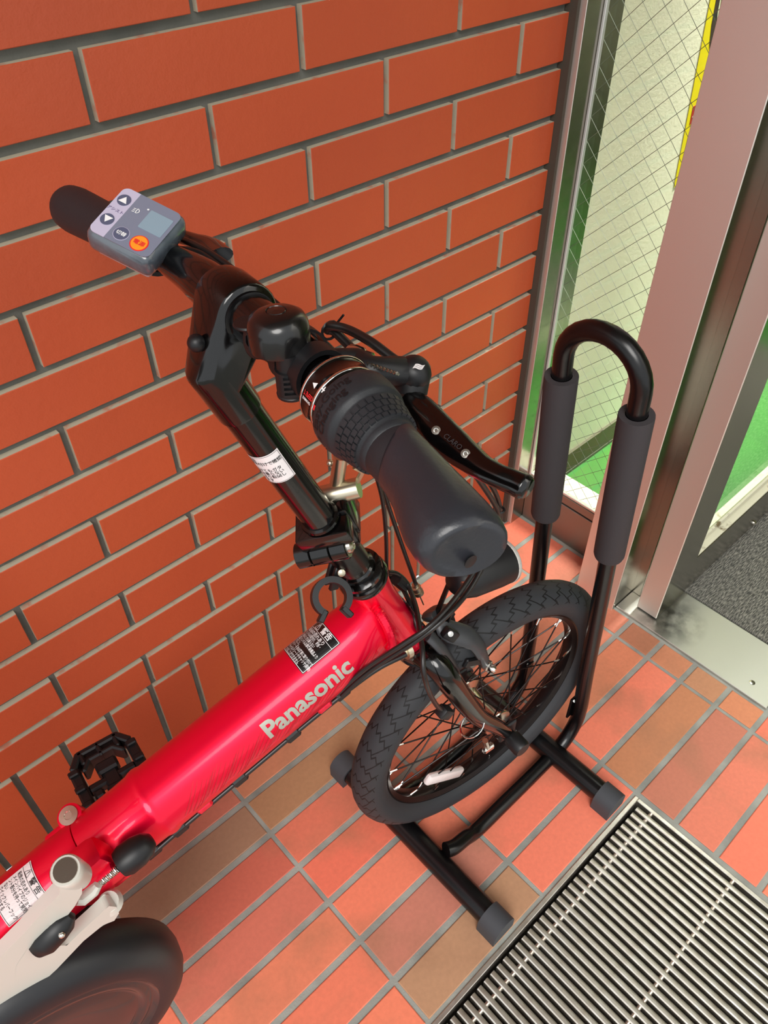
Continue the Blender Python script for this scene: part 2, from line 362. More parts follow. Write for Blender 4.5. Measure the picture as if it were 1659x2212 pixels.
# ================================================================== THE PLACE
# ------------------------------------------------------------------ brick wall
WX0, WX1, WZ1 = -1.10, 0.806, 2.40
wall = struct(MB().box(((WX0+WX1)/2, 0.0585, WZ1/2), (WX1-WX0, 0.10, WZ1)).build('wall_back', 'mortar', smooth=0), 'red brick wall with recessed grey mortar joints')
def brick_mesh(w, h, d=0.02, c=0.0007):
    mb = MB()
    f = [(c, 0, c), (w-c, 0, c), (w-c, 0, h-c), (c, 0, h-c)]
    g = [(0, c, 0), (w, c, 0), (w, c, h), (0, c, h)]
    b_ = [(0, d, 0), (w, d, 0), (w, d, h), (0, d, h)]
    mb.add(f+g, [(0, 1, 2, 3)]+[(k, 4+k, 4+(k+1) % 4, (k+1) % 4) for k in range(4)], 0)
    mb.add(g+b_, [(k, 4+k, 4+(k+1) % 4, (k+1) % 4) for k in range(4)], 1)
    return mb.mesh('brick', ['brick', 'brick_edge'], 0)
_bc = {}
def brick(x, z, w, h):
    key = (round(w, 4), round(h, 4))
    if key not in _bc: _bc[key] = brick_mesh(*key)
    o = link('brick', _bc[key], wall, (x, random.uniform(-0.0005, 0.0005), z)); return o
HP, BH, LP, BL = 0.0679, 0.0577, 0.235, 0.2270
for c in range(-18, 12):
    zt = 1.003-c*HP; x = 0.1287 + (LP/2 if c % 2 else 0) - 6*LP
    while x < WX1-0.01:
        a, b_ = max(x, WX0), min(x+BL, WX1)
        if b_-a > 0.012: brick(a, zt-BH, b_-a, BH)
        x += LP
for k in range(-15, 12):
    a = 0.0055+k*0.0696; b_ = min(a+0.0605, WX1)
    if b_-a > 0.012: brick(a, 0.0065, b_-a, 0.1882-0.0065)

# ------------------------------------------------------------------ tiled floor with a pit for the grating
GX1, GY1, GX0, GY0 = 0.4915, -0.5535, -0.16, -1.10
fb = MB()
def slab(mb, x0, x1, y0, y1, z0, z1, mi=0, bev=0): return mb.box(((x0+x1)/2, (y0+y1)/2, (z0+z1)/2), (x1-x0, y1-y0, z1-z0), bev=bev, mi=mi)
slab(fb, -3.0, 0.90, GY1, 0.006, -0.06, -0.0016); slab(fb, GX1, 0.90, -3.0, GY1, -0.06, -0.0016)
slab(fb, -3.0, GX0, -3.0, GY1, -0.06, -0.0016); slab(fb, GX0, GX1, -3.0, GY0, -0.06, -0.0016)
floor = struct(fb.build('floor', 'grout', smooth=0), 'terracotta tiled floor with grey joints')
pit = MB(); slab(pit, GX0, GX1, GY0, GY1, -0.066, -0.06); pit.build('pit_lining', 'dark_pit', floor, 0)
ORANGE = [(228, 98, 56), (232, 106, 60), (222, 92, 52), (236, 110, 62), (214, 96, 58)]
TC = {(-1, 0): (160, 118, 88), (-1, 1): (196, 84, 54), (-1, 2): (204, 96, 66), (-1, 3): (222, 112, 66), (-1, 4): (230, 104, 58), (-1, 5): (236, 110, 60), (-1, -1): (196, 104, 76),
      (0, -1): (198, 120, 78), (0, 0): (170, 120, 78), (0, 1): (214, 98, 60), (0, 2): (226, 92, 50), (0, 3): (234, 108, 62), (0, 4): (196, 112, 86), (0, 5): (182, 132, 92), (0, -2): (206, 112, 70),
      (1, -2): (204, 112, 70), (1, -1): (208, 124, 68), (1, 0): (212, 120, 70), (1, 1): (214, 106, 62), (1, 2): (220, 106, 64), (1, 3): (232, 104, 60), (1, 4): (236, 104, 62), (1, 5): (236, 106, 64),
      (2, 1): (206, 112, 72), (2, 2): (200, 108, 68), (2, 3): (214, 118, 70), (2, 4): (230, 108, 66), (2, 5): (190, 116, 66), (2, 6): (190, 104, 72), (2, 7): (218, 104, 66), (2, 8): (230, 100, 56),
      (3, 0): (204, 104, 72), (3, 1): (204, 104, 70), (3, 2): (196, 108, 72), (3, 3): (178, 108, 70), (3, 4): (196, 118, 72), (3, 5): (186, 124, 80), (3, 6): (204, 118, 66), (3, 7): (230, 96, 52)}
_tc = {}
def tile_mesh(w, d, h=0.012, c=0.0012):
    mb = MB(); t = [(c, c, 0), (w-c, c, 0), (w-c, d-c, 0), (c, d-c, 0)]; g = [(0, 0, -c*0.7), (w, 0, -c*0.7), (w, d, -c*0.7), (0, d, -c*0.7)]; b_ = [(x, y, -h) for x, y, _ in g]
    mb.add(t+g, [(0, 1, 2, 3)]+[(k, 4+k, 4+(k+1) % 4, (k+1) % 4) for k in range(4)], 0); mb.add(g+b_, [(k, 4+k, 4+(k+1) % 4, (k+1) % 4) for k in range(4)], 1)
    return mb.mesh('tile', ['tile', 'tile_edge'], 0)
def put_tile(x0, x1, y0, y1, col):
    if x1-x0 < 0.012 or y1-y0 < 0.012: return
    key = (round(x1-x0, 4), round(y1-y0, 4))
    if key not in _tc: _tc[key] = tile_mesh(*key)
    o = link('tile', _tc[key], floor, (x0, y0, random.uniform(-0.0003, 0.0003))); o.color = (*lin(col), 1)
for k in range(-5, 4):
    for r_ in range(-2, 20):
        x0 = 0.0356+k*0.231+0.0033; x1 = x0+0.231-0.0066; y1 = -0.1444-r_*0.068-0.0047; y0 = y1-0.068+0.0094
        col = TC.get((k, r_)) or random.choice(ORANGE)
        if k == 3: x1 = 0.842 if y0 > -0.30 else 0.779
        if r_ >= 6:
            if x1 < GX0: pass
            elif x0 < GX0: x1 = GX0-0.006
            elif x0 > GX1-0.02: x0 = max(x0, GX1+0.008)
            else: continue
        put_tile(x0, x1, y0, y1, col)

# ------------------------------------------------------------------ steel floor grating
gr = tag(empty('floor_grating', (0, 0, 0)), 'stainless steel bar grating let into the tiled floor before the door', 'grating')
gf = MB(); slab(gf, GX0, GX1, GY1-0.0065, GY1, -0.03, 0.0006, bev=0.0008); slab(gf, GX1-0.006, GX1, GY0, GY1-0.0066, -0.03, 0.0006, bev=0.0008)
slab(gf, GX0, GX1, GY0, GY0+0.006, -0.03, 0.0004); slab(gf, GX0, GX0+0.006, GY0+0.006, GY1-0.0066, -0.03, 0.0004)
gf.build('frame', 'steel_bar', gr, 0)
W2 = 0.0043
barm = MB().prism([(-W2*0.45, -0.024), (W2*0.45, -0.024), (W2*0.8, -0.010), (W2, -0.0022), (W2*0.72, -0.0006), (W2*0.3, 0.0), (-W2*0.5, -0.0002), (-W2*0.86, -0.0014), (-W2, -0.0032), (-W2*0.8, -0.010)], (0, 0, 0), (1, 0, 0), (0, 0, 1), 0.0, 0.5265).mesh('bar', 'steel_bar', 28)
x = 0.4755
while x > GX0+0.012:
    link('bar', barm, gr, (x, -0.5665, 0)); x -= 0.01292
for yy in (-0.5865, -0.7245, -0.8625, -1.0005):
    MB().tube([(GX0+0.006, yy, -0.0062), (GX1-0.006, yy, -0.0062)], 0.0031, 10).build('cross_rod', 'steel_bar', gr)

# ------------------------------------------------------------------ glazed side light
w1 = struct(empty('window_1', (0.86, -0.12, 0)), 'wired glass side light in brushed steel frame')
def P(parent, name, m_, *boxes, bev=0.0008, smooth=0):
    mb = MB(); o = parent.location
    for b_ in boxes: slab(mb, b_[0]-o.x, b_[1]-o.x, b_[2]-o.y, b_[3]-o.y, b_[4]-o.z, b_[5]-o.z, bev=bev)
    return mb.build(name, m_, parent, smooth)
P(w1, 'caulk', 'caulk', (0.8062, 0.8126, -0.0115, 0.02, 0.0, 2.4), bev=0)
P(w1, 'jamb', 'steel_shaded', (0.8145, 0.9, -0.0214, -0.0005, 0.0, 2.4), bev=0)
P(w1, 'jamb_edge', 'steel', (0.8128, 0.8144, -0.0215, -0.0005, 0.0, 2.4), bev=0.0006)
P(w1, 'base_panel', 'steel_dull', (0.850, 0.898, -0.2245, -0.0218, -0.001, 0.094))
P(w1, 'base_cap', 'steel_dull', (0.8525, 0.898, -0.2245, -0.0218, 0.0955, 0.1145))
P(w1, 'sill', 'bead', (0.854, 0.905, -0.2245, -0.0218, 0.1146, 0.1172))
P(w1, 'gasket', 'gasket', (0.8505, 0.8575, -0.0262, -0.0217, 0.1173, 2.3), (0.8525, 0.8575, -0.2245, -0.0263, 0.1173, 0.1215))
P(w1, 'glass_pane', 'glass', (0.8578, 0.8638, -0.2245, -0.0222, 0.1175, 2.3), bev=0)
wm = MB(); ymin, ymax, zmin, zmax = -0.2235, -0.0232, 0.119, 1.75
for sgn in (1, -1):
    k = -8
    while k < 60:
        z0 = 0.10+k*0.0333   # z at y=ymax
        a_y, b_y = ymax, ymin
        za = z0; zb = z0 + sgn*(ymax-ymin)
        # clip to zmin..zmax
        t0, t1 = 0.0, 1.0
        dz = zb-za
        for lim, lo in ((zmin, True), (zmax, False)):
            t = (lim-za)/dz
            if (dz > 0) == lo: t0 = max(t0, t)
            else: t1 = min(t1, t)
        if t1 > t0:
            p0 = Vv(0.8608-w1.location.x, a_y+(b_y-a_y)*t0-w1.location.y, za+dz*t0); p1 = Vv(0.8608-w1.location.x, a_y+(b_y-a_y)*t1-w1.location.y, za+dz*t1)
            wm.tube([p0, p1], 0.00042, 4, cap=False)
        k += 1
wm.build('wire_mesh', 'wire', w1, 0)
scr = MB(); scr.lathe([(0.0, 0.0), (0.003, 0.0), (0.0034, 0.0015), (0.002, 0.003), (0.0, 0.003)], (0.8525-w1.location.x, -0.197-w1.location.y, 0.1185), (-0.3, 0, 1), 10); scr.build('screw', 'silver', w1)

# ------------------------------------------------------------------ steel column, threshold, open door leaf
t1 = struct(empty('trim_1', (0.80, -0.266, 0)), 'brushed steel mullion column')
P(t1, 'front_plate', 'steel', (0.773, 0.7755, -0.308, -0.2247, -0.001, 2.4), bev=0.0008)
P(t1, 'column', 'steel_shaded', (0.7756, 0.838, -0.3078, -0.2247, -0.001, 2.4), bev=0)
P(t1, 'door_stop', 'steel_shaded', (0.8382, 0.905, -0.326, -0.2247, 0.0045, 2.4))
t2 = struct(empty('trim_2', (0.85, -0.46, 0)), 'worn stainless threshold plate')
P(t2, 'plate', 'threshold', (0.785, 0.9115, -0.616, -0.3085, -0.002, 0.0042), bev=0.001)
for px_, py_ in ((0.862, -0.588), (0.815, -0.573)):
    MB().lathe([(0.0, 0), (0.0052, 0), (0.0042, 0.0004), (0.0, 0.0004)], (px_-0.85, py_+0.46, 0.0042), (0, 0, 1), 14).build('screw', 'caulk' if px_ > 0.85 else 'silver', t2)
d1 = struct(empty('door_1', (0.81, -0.358, 0)), 'steel framed glass door standing open')
P(d1, 'edge_plate', 'steel', (0.81, 0.813, -0.3797, -0.3373, 0.0075, 2.1), bev=0.0012)
P(d1, 'hinge_stile', 'steel_shaded', (0.8131, 0.905, -0.3795, -0.3375, 0.0075, 2.1), bev=0)
P(d1, 'lock_stile', 'steel_shaded', (1.61, 1.70, -0.3795, -0.3375, 0.0075, 2.1), bev=0.0025)
P(d1, 'bottom_rail', 'steel_shaded', (0.9052, 1.6098, -0.3785, -0.3385, 0.0075, 0.104), bev=0.001)
P(d1, 'top_rail', 'steel_shaded', (0.9052, 1.6098, -0.3785, -0.3385, 2.0, 2.1), bev=0.001)
P(d1, 'bead', 'bead', (0.9052, 1.6098, -0.3775, -0.3395, 0.1042, 0.1085), (0.9052, 1.6098, -0.3650, -0.3595, 0.1085, 0.122))
P(d1, 'glass_pane', 'glass', (0.9053, 1.6097, -0.3592, -0.3535, 0.1086, 2.0), bev=0)
MB().lathe([(0.0, 0.0), (0.006, 0.0), (0.0062, 0.003), (0.004, 0.0055), (0.0, 0.006)], (1.165-0.81, -0.0205, 0.022), (0, -1, 0), 14).build('screw', 'silver', d1)

# ------------------------------------------------------------------ porch soffit
so_ = MB(); slab(so_, -1.10, 0.90, -1.05, 0.10, 2.40, 2.46); struct(so_.build('ceiling', 'soffit', smooth=0), 'porch soffit over the entrance')
# ------------------------------------------------------------------ inside the shop
sh = MB(); slab(sh, 0.9002, 3.4, -3.0, 0.10, 2.40, 2.46); struct(sh.build('ceiling_inner', 'soffit', smooth=0), 'shop ceiling')
sw = MB(); slab(sw, 3.4, 3.46, -3.0, 0.10, -0.06, 2.46); struct(sw.build('wall_far', 'cream', smooth=0), 'far shop wall')
sw2 = MB(); slab(sw2, 0.9, 3.46, -3.06, -3.0, -0.06, 2.46); struct(sw2.build('wall_side', 'cream', smooth=0), 'side shop wall')
sw3 = MB(); slab(sw3, 0.84, 0.8995, -3.0, -1.25, -0.06, 2.46); slab(sw3, 0.84, 0.8995, -1.25, -0.3265, 2.12, 2.4); struct(sw3.build('wall_front', 'steel', smooth=0), 'shop front beside and above the door opening')
fi = MB(); slab(fi, 0.9, 3.4, -3.0, 0.05, -0.06, -0.0005); struct(fi.build('floor_inner', 'green', smooth=0), 'bright green indoor floor')
wi = MB(); slab(wi, 0.9002, 3.4, 0.002, 0.10, -0.0004, 2.4); struct(wi.build('wall_inner', 'cream', smooth=0), 'cream textured indoor wall')
bi = MB(); slab(bi, 0.9004, 3.39, -0.004, 0.0018, 0.0, 0.062); slab(bi, 0.9004, 3.39, -0.0055, -0.0041, 0.0, 0.008); struct(bi.build('baseboard_inner', 'skirting', smooth=0), 'dark skirting along the cream wall')
dm = MB(); slab(dm, 0.0, 0.95, -0.98, 0.0, 0.0, 0.0065, bev=0.001)
dmo = tag(link('door_mat', dm.mesh('door_mat', 'mat', 0)), 'grey ribbed entrance mat just inside the open door', 'mat'); dmo.location = (0.914, -0.345, 0.0)
po = tag(empty('poster', (1.277, 0.0016, 0.75)), 'yellow poster with black badge taped to the cream indoor wall', 'poster'); po.rotation_euler = (0, R(-6.0), 0)
def ps(name, m_, poly, t):   # sheet lies on the wall, x right, z up
    return MB().prism(poly, (0, 0, 0), (1, 0, 0), (0, 0, 1), t, t+0.0004).build(name, m_, po, 0)
ps('sheet', 'yellow', [(-0.085, -0.145), (0.32, -0.145), (0.32, 0.40), (-0.085, 0.40)], 0.0004)
def oval(cx, cz, a, b_, n=28, pw=0.62): return [(cx+a*math.copysign(abs(math.cos(2*math.pi*k/n))**pw, math.cos(2*math.pi*k/n)), cz+b_*math.copysign(abs(math.sin(2*math.pi*k/n))**pw, math.sin(2*math.pi*k/n))) for k in range(n)]
ps('badge', 'poster_black', oval(0.06, 0.175, 0.128, 0.145), 0.0009); ps('badge_ring', 'paper', oval(0.06, 0.18, 0.117, 0.118), 0.0014); ps('badge_centre', 'poster_black', oval(0.06, 0.18, 0.113, 0.113), 0.0019)
ps('badge_mark', 'yellow', [(-0.047, 0.09), (0.02, 0.09), (0.02, 0.105), (-0.04, 0.105)], 0.0024); ps('badge_mark', 'yellow', [(-0.043, 0.115), (0.02, 0.115), (0.02, 0.14), (-0.043, 0.14)], 0.0024); ps('badge_mark', 'yellow', oval(0.03, 0.235, 0.07, 0.045, pw=1.0), 0.0024)
ps('red_strip', 'poster_red', [(-0.074, -0.035), (0.32, -0.035), (0.32, -0.005), (-0.074, -0.005)], 0.0009); ps('white_panel', 'paper', [(-0.078, -0.13), (0.32, -0.13), (0.32, -0.048), (-0.070, -0.048)], 0.0009)
tx = MB(); lay(tx, 'ペダル', 0.022, lambda a, b_: Vv(a, -0.0016, b_), -0.072, -0.029); raw(tx, 'lettering', 'white_print', po)

# ================================================================== FRONT WHEEL STAND
SY0, SY1, SYM = -0.425, -0.315, -0.37
def sy(y, z): return SYM+(y-SYM)*(1.0-0.13*min(1.0, z/0.6))
st = tag(empty('bicycle_stand', (0.32, SYM, 0)), 'black tubular wheel stand with foam sleeves holding the front wheel', 'stand')
def S(x, y, z): return Vv(x-0.32, y-SYM, z)
for xb in (0.184, 0.4445):
    cb = MB().tube([S(xb, -0.545, 0.0205), S(xb, -0.203, 0.0205)], 0.0172, 20).build('cross_bar', 'black_satin', st)
    for ya, yb in ((-0.547, -0.516), (-0.232, -0.201)):
        prof = [(-0.0205, 0.0005), (0.0205, 0.0005), (0.0205, 0.021)]+[(0.0205*math.cos(R(a)), 0.021+0.0205*math.sin(R(a))) for a in range(15, 166, 15)]+[(-0.0205, 0.021)]
        fo = MB().prism(prof, S(xb, 0, 0), (1, 0, 0), (0, 0, 1), 0, 0)
        fo = MB().prism(prof, S(xb, yb, 0), (1, 0, 0), (0, 0, 1), 0.0, yb-ya); fo.build('rubber_foot', 'foot', st, 30)
def legpts(y):
    lean = lambda z: 0.503-0.098*z
    low = spl([S(0.1985, y+0.004 if y < SYM else y-0.004, 0.040), S(0.212, y, 0.036), S(0.236, y, 0.028), S(0.262, y, 0.0155), S(0.32, y, 0.0145), S(0.40, y, 0.0145), S(0.448, y, 0.018), S(0.478, y, 0.034), S(0.493, y, 0.066), S(lean(0.11), y, 0.11)], 6)
    up = [S(lean(z), sy(y, z), z) for z in (0.2, 0.3, 0.4, 0.5, 0.6, 0.7, 0.722)]
    return low+up
hl = legpts(SY0); hr = legpts(SY1); rA = (SY1-SY0)/2*0.87
arch = [S(0.503-0.098*(0.722+rA*math.sin(R(a))), SYM-rA*math.cos(R(a)), 0.722+rA*1.0*math.sin(R(a))) for a in range(12, 169, 12)]
MB().tube(hl+arch+list(reversed(hr)), 0.0112, 16).build('hoop_tube', 'black_satin', st)
for y in (SY0, SY1):
    a, b_ = S(0.503-0.098*0.472, sy(y, 0.472), 0.472), S(0.503-0.098*0.695, sy(y, 0.695), 0.695); ax = (b_-a)
    L = ax.length
    MB().lathe([(0.0118, L), (0.0185, L), (0.0187, L-0.002), (0.0187, 0.004), (0.0175, 0.0), (0.0118, 0.0)], a, ax, 28, cap=False, closed=True).build('foam_sleeve', 'foam', st, 50)
    yi = 0.013 if y < SYM else -0.013
    MB().box(S(0.4865, y+yi*0.85, 0.098), (0.016, 0.004, 0.05), (1, 0, 0), (0, 1, 0), bev=0.001).build('bracket_tab', 'black_satin', st)
    MB().lathe([(0.0, 0.0), (0.0042, 0.0), (0.0042, 0.003), (0.002, 0.004), (0.0, 0.004)], S(0.486, y+yi*0.7, 0.118), (-0.3, -0.5, 0.8), 8).build('bracket_bolt', 'silver', st)

# ================================================================== BICYCLE
bk = tag(empty('bicycle', BO, BYAW), 'red folding electric bicycle parked with its front wheel in a black stand', 'bicycle')
AX = Vv(0, 0, 0.217)               # front axle
SA = Vv(-0.376, 0, 0.927).normalized(); SF = Vv(0.927, 0, 0.376).normalized(); H0 = Vv(-0.19, 0, 0.614)   # steering axis, its forward normal, top of head tube
def sa(t, f=0.0, y=0.0): return H0+SA*t+SF*f+Vv(0, y, 0)

# ---- front wheel
def tire(Ro, w, n=120, m_=20):
    r = w/2; rc = Ro-r; vs = []; fs = []; uv = []
    a0 = R(152)
    for i in range(n):
        th = 2*math.pi*i/n
        for j in range(m_+1):
            ph = -a0+2*a0*j/m_
            rad = rc+r*math.cos(ph)*(1.0 if abs(ph) > 1.2 else 1.0); y = r*math.sin(ph)*0.98
            vs.append((rad*math.cos(th), y, rad*math.sin(th)))
    for i in range(n):
        k = (i+1) % n
        for j in range(m_):
            fs.append((i*(m_+1)+j, k*(m_+1)+j, k*(m_+1)+j+1, i*(m_+1)+j+1))
            uv += [(i/n, j/m_), ((i+1)/n, j/m_), ((i+1)/n, (j+1)/m_), (i/n, (j+1)/m_)]
    me = bpy.data.meshes.new('tire'); me.from_pydata(vs, [], fs); me.materials.append(M['tire'])
    ul = me.uv_layers.new(name='UVMap'); ul.data.foreach_set('uv', [c for p in uv for c in p])
    me.polygons.foreach_set('use_smooth', [True]*len(me.polygons)); me.update(); return me
link('tire', tire(0.217, 0.047), bk, AX)
rim = MB()
prof = [(0.1835, -0.0125), (0.1845, -0.0115), (0.1790, -0.0100), (0.1760, 0.0), (0.1790, 0.0100), (0.1845, 0.0115), (0.1835, 0.0125), (0.1715, 0.0122), (0.1655, 0.0080), (0.1635, 0.0), (0.1655, -0.0080), (0.1715, -0.0122)]
rim.lathe(prof, AX, (0, 1, 0), 96, cap=False, closed=True)
rimo = rim.build('rim', 'rim', bk, 30)
hub = MB().lathe([(0.005, -0.050), (0.005, -0.037), (0.0105, -0.037), (0.0215, -0.0335), (0.0225, -0.0318), (0.0215, -0.030), (0.0115, -0.026), (0.0095, 0.0), (0.0115, 0.026), (0.0215, 0.030), (0.0225, 0.0318), (0.0215, 0.0335), (0.0105, 0.037), (0.005, 0.037), (0.005, 0.05)], AX, (0, 1, 0), 28)
hubo = hub.build('hub', 'hub', bk, 30)
NS = 36
for k in range(NS):
    side = 1 if k % 2 else -1; cross = 1 if (k//2) % 2 else -1
    ar = 2*math.pi*k/NS; ah = ar+cross*R(62)
    p0 = AX+Vv(0.0205*math.cos(ah), side*0.032, 0.0205*math.sin(ah)); p1 = AX+Vv(0.1655*math.cos(ar), side*0.004, 0.1655*math.sin(ar))
    mid = p1+(p0-p1).normalized()*0.013
    so = MB().tube([p0, mid], 0.00105, 6).build('spoke', 'spoke', rimo)
    MB().tube([p1+(p1-p0).normalized()*0.003, mid], [0.0019, 0.0013], 6).build('nipple', 'silver', rimo)
rf = MB(); ra_ = R(234)
er = Vv(math.cos(ra_), 0, math.sin(ra_)); et = Vv(-math.sin(ra_), 0, math.cos(ra_))
rf.box(AX+er*0.122+Vv(0, -0.012, 0), (0.082, 0.019, 0.011), et, er, bev=0.005, seg=2); rf.build('spoke_reflector', 'clear_ref', bk, 40)
rl = MB()
for aa, c in ((R(259), 0), (R(266), 1), (R(252), 2)):
    e_ = Vv(math.cos(aa), 0, math.sin(aa)); t_ = Vv(-math.sin(aa), 0, math.cos(aa))
    rl.box(AX+e_*0.1650+Vv(0, 0.001, 0), (0.010, 0.006, 0.0008), t_, (0, 1, 0), mi=c)
rl.build('rim_sticker', ['yellow', 'poster_red', 'label_white'], bk, 0)
vb = MB().tube([AX+Vv(math.cos(R(243)), 0, math.sin(R(243)))*0.164, AX+Vv(math.cos(R(243)), -0.004, math.sin(R(243)))*0.140], [0.0032, 0.0026], 8); vb.build('valve', 'nickel', bk)

# ---- fork
def fork_blade(y):
    s_ = 1 if y > 0 else -1
    pts = spl([sa(-0.165, 0.0, s_*0.012), sa(-0.168, 0.004, s_*0.034), sa(-0.19, 0.004, s_*0.046), sa(-0.25, 0.004, s_*0.051), sa(-0.32, 0.007, s_*0.053), sa(-0.385, 0.019, s_*0.053), AX+Vv(-0.006, s_*0.053, 0.012)], 5)
    n = len(pts); rr = [0.0150-0.0058*max(0, (i/(n-1)-0.35))/0.65 for i in range(n)]
    return MB().tube(pts, rr, 16)
for y in (-1, 1): fork_blade(y).build('fork_blade', 'black_gloss', bk)
MB().lathe([(0.0215, -0.178), (0.0225, -0.17), (0.0225, -0.158), (0.021, -0.154), (0.0235, -0.152), (0.0235, -0.145)], H0, SA, 28).build('fork_crown', 'black_gloss', bk)
for s_ in (-1, 1):
    d_ = MB().box(AX+Vv(0.0, s_*0.0515, 0.006), (0.028, 0.006, 0.034), bev=0.002); d_.lathe([(0.009, 0.0), (0.009, 0.006), (0.0122, 0.006), (0.0128, 0.010), (0.0128, 0.026), (0.011, 0.0295), (0.0, 0.030)], AX+Vv(0, s_*0.0545, 0), (0, s_, 0), 20)
    d_.build('axle_nut', 'black_plastic', bk)

# ---- head tube, headset, main tube
ht = MB().lathe([(0.0200, -0.145), (0.0212, -0.143), (0.0212, -0.128), (0.0190, -0.115), (0.0190, -0.03), (0.0205, -0.018), (0.0208, 0.0)], H0, SA, 36); hto = ht.build('head_tube', 'red', bk)
MB().lathe([(0.0208, 0.0), (0.0246, 0.001), (0.0252, 0.005), (0.0240, 0.0085), (0.0220, 0.0095), (0.0220, 0.0125), (0.0234, 0.0135), (0.0234, 0.0175), (0.0210, 0.0190), (0.0185, 0.0200), (0.0185, 0.026), (0.0165, 0.028), (0.0165, 0.034)], H0, SA, 36).build('headset', 'black_gloss', bk, 30)
MB().box(sa(-0.098, 0.0192, -0.002), (0.026, 0.0015, 0.05), (0, 1, 0), SF, bev=0.0006).build('head_badge', 'badge', bk)
TA, TB = Vv(-0.184, 0, 0.541), Vv(-0.44, 0, 0.459)
TD = (TB-TA).normalized(); TU = Vv(0, 1, 0).cross(TD); TU = TU if TU.z > 0 else -TU; TN = Vv(0, -1, 0); TR = 0.035
def tp(s_, ang, off=0.0): return TA+TD*s_+(TU*math.cos(R(ang))+TN*math.sin(R(ang)))*(TR+off)
mt = MB()
def tring(s_, r_, ru=None, shift=0.0): return [TA+TD*s_+TU*((ru or r_)*math.cos(2*math.pi*k/40)+shift)+TN*r_*math.sin(2*math.pi*k/40) for k in range(40)]
mt.rings([tring(-0.012, 0.026, 0.037), tring(0.004, 0.031, 0.037), tring(0.022, 0.034, 0.0355), tring(0.05, TR), tring(0.26, TR), tring(0.2635, TR+0.0012), tring(0.267, TR+0.0018), tring(0.271, TR+0.0012), tring(0.275, TR), tring(0.29, 0.0345), tring(0.3345, 0.0345)])
mt.build('main_tube', 'red', bk, 40)
# weld bead between tube and head: a row of overlapping ripples along the joint
wb = MB(); wpath = spl([at(783, 1302, 0.012), at(790, 1299, 0.002), at(801, 1304, -0.010), at(816, 1320, -0.021), at(830, 1341, -0.0285), at(840, 1363, -0.0325), at(846, 1386, -0.0335), at(843, 1400, -0.032)], 18)
wb.tube(wpath, [0.0040+0.0011*((i % 4)/3.0) for i in range(len(wpath))], 10); wb.build('weld_bead', 'red', bk, 25)
# stripe graphic low on the near side: slanted darker dashes
sg = MB()
for i in range(62):
    s0 = 0.022+i*0.0037
    lo = 93+5*math.sin(i*0.9); wdt = 20+i*0.36
    vs = []
    for j in range(7):
        an = lo-wdt*j/6; sh = -0.026*j/6
        vs += [tp(s0+sh, an, 0.00022), tp(s0+0.0021*(1-j/7.5)+sh, an, 0.00022)]
    sg.add(vs, [(2*j, 2*j+1, 2*j+3, 2*j+2) for j in range(6)])
raw(sg, 'stripe_graphic', 'red_dark', bk)
# maker's name along the tube (reads towards the head)
lg = MB(); lay(lg, 'Panasonic', 0.0262, lambda a, b_: tp(0.1462-a, 75.0-math.degrees(b_/TR), 0.0004), bold=0.00085, maxlen=0.004); raw(lg, 'logo_lettering', 'silver_print', bk)
# black warning label
def stk(a, b_, off=0.0003): return tp(0.0845-b_, 26.5-math.degrees((0.0435-a)/TR)+0.0, off)   # a: around (0 far .. .0435 near), b: towards the head
wl = MB(); quad_fn(wl, lambda a, b_: stk(a, b_, 0.0003), 0, 0.0435, 0, 0.0465, 14, 2); wlo = raw(wl, 'warning_label', 'label_black', bk)
wt = MB()
for x0, x1, y0, y1 in ((0.0008, 0.0427, 0.0008, 0.0013), (0.0008, 0.0427, 0.0452, 0.0457), (0.0422, 0.0427, 0.0008, 0.0457), (0.0008, 0.0013, 0.0008, 0.0457), (0.0008, 0.0427, 0.0362, 0.0366)):
    quad_fn(wt, lambda a, b_: stk(a, b_, 0.0005), x0, x1, y0, y1, 12, 1)
F_ = lambda a, b_: stk(a, b_, 0.0005)
lay(wt, '⚠ 警告', 0.0078, F_, 0.007, 0.0385, 0.00012, maxlen=0.003)
for i, tline in enumerate(['転倒の恐れあり', 'ハンドルの取付け、変形・', 'があるときは乗らない', '適正ハンドルは標準装備品より', 'すること。', 'ライト・荷台は確実に取り付けて', 'チャイルドシートやキャリヤ(前後)', 'つけることができません']):
    lay(wt, tline, 0.0043 if i else 0.005, F_, 0.003, 0.0312-i*0.0042, 0.00005, xs=0.62 if i else 0.9, maxlen=0.003)
raw(wt, 'lettering', 'white_print', wlo)

# ---- folding hinge of the main tube and rear frame
hg = MB()
def fr_ring(s_, a, b_, dn=0.0, dy=0.0): return [TA+TD*s_+TU*(b_*math.cos(2*math.pi*k/36)+dn)+Vv(0, dy, 0)+TN*a*math.sin(2*math.pi*k/36) for k in range(36)]
hg.rings([fr_ring(0.3355, 0.0350, 0.0350), fr_ring(0.338, 0.0358, 0.0358), fr_ring(0.36, 0.0362, 0.0362), fr_ring(0.40, 0.036, 0.036), fr_ring(0.47, 0.036, 0.037, -0.004), fr_ring(0.56, 0.035, 0.04, -0.012)])
hg.build('rear_tube', 'red', bk, 40)
ear = MB(); pe = at(158, 1766, 0.030)
ear.lathe([(0.0, -0.010), (0.0085, -0.010), (0.0118, -0.008), (0.0118, 0.008), (0.0095, 0.009), (0.0, 0.009)], pe, Vv(-0.25, -0.15, 1), 24); ear.box(pe+Vv(-0.014, -0.008, -0.004), (0.03, 0.016, 0.014), TD, bev=0.004, seg=2); ear.build('hinge_ear', 'red', bk)
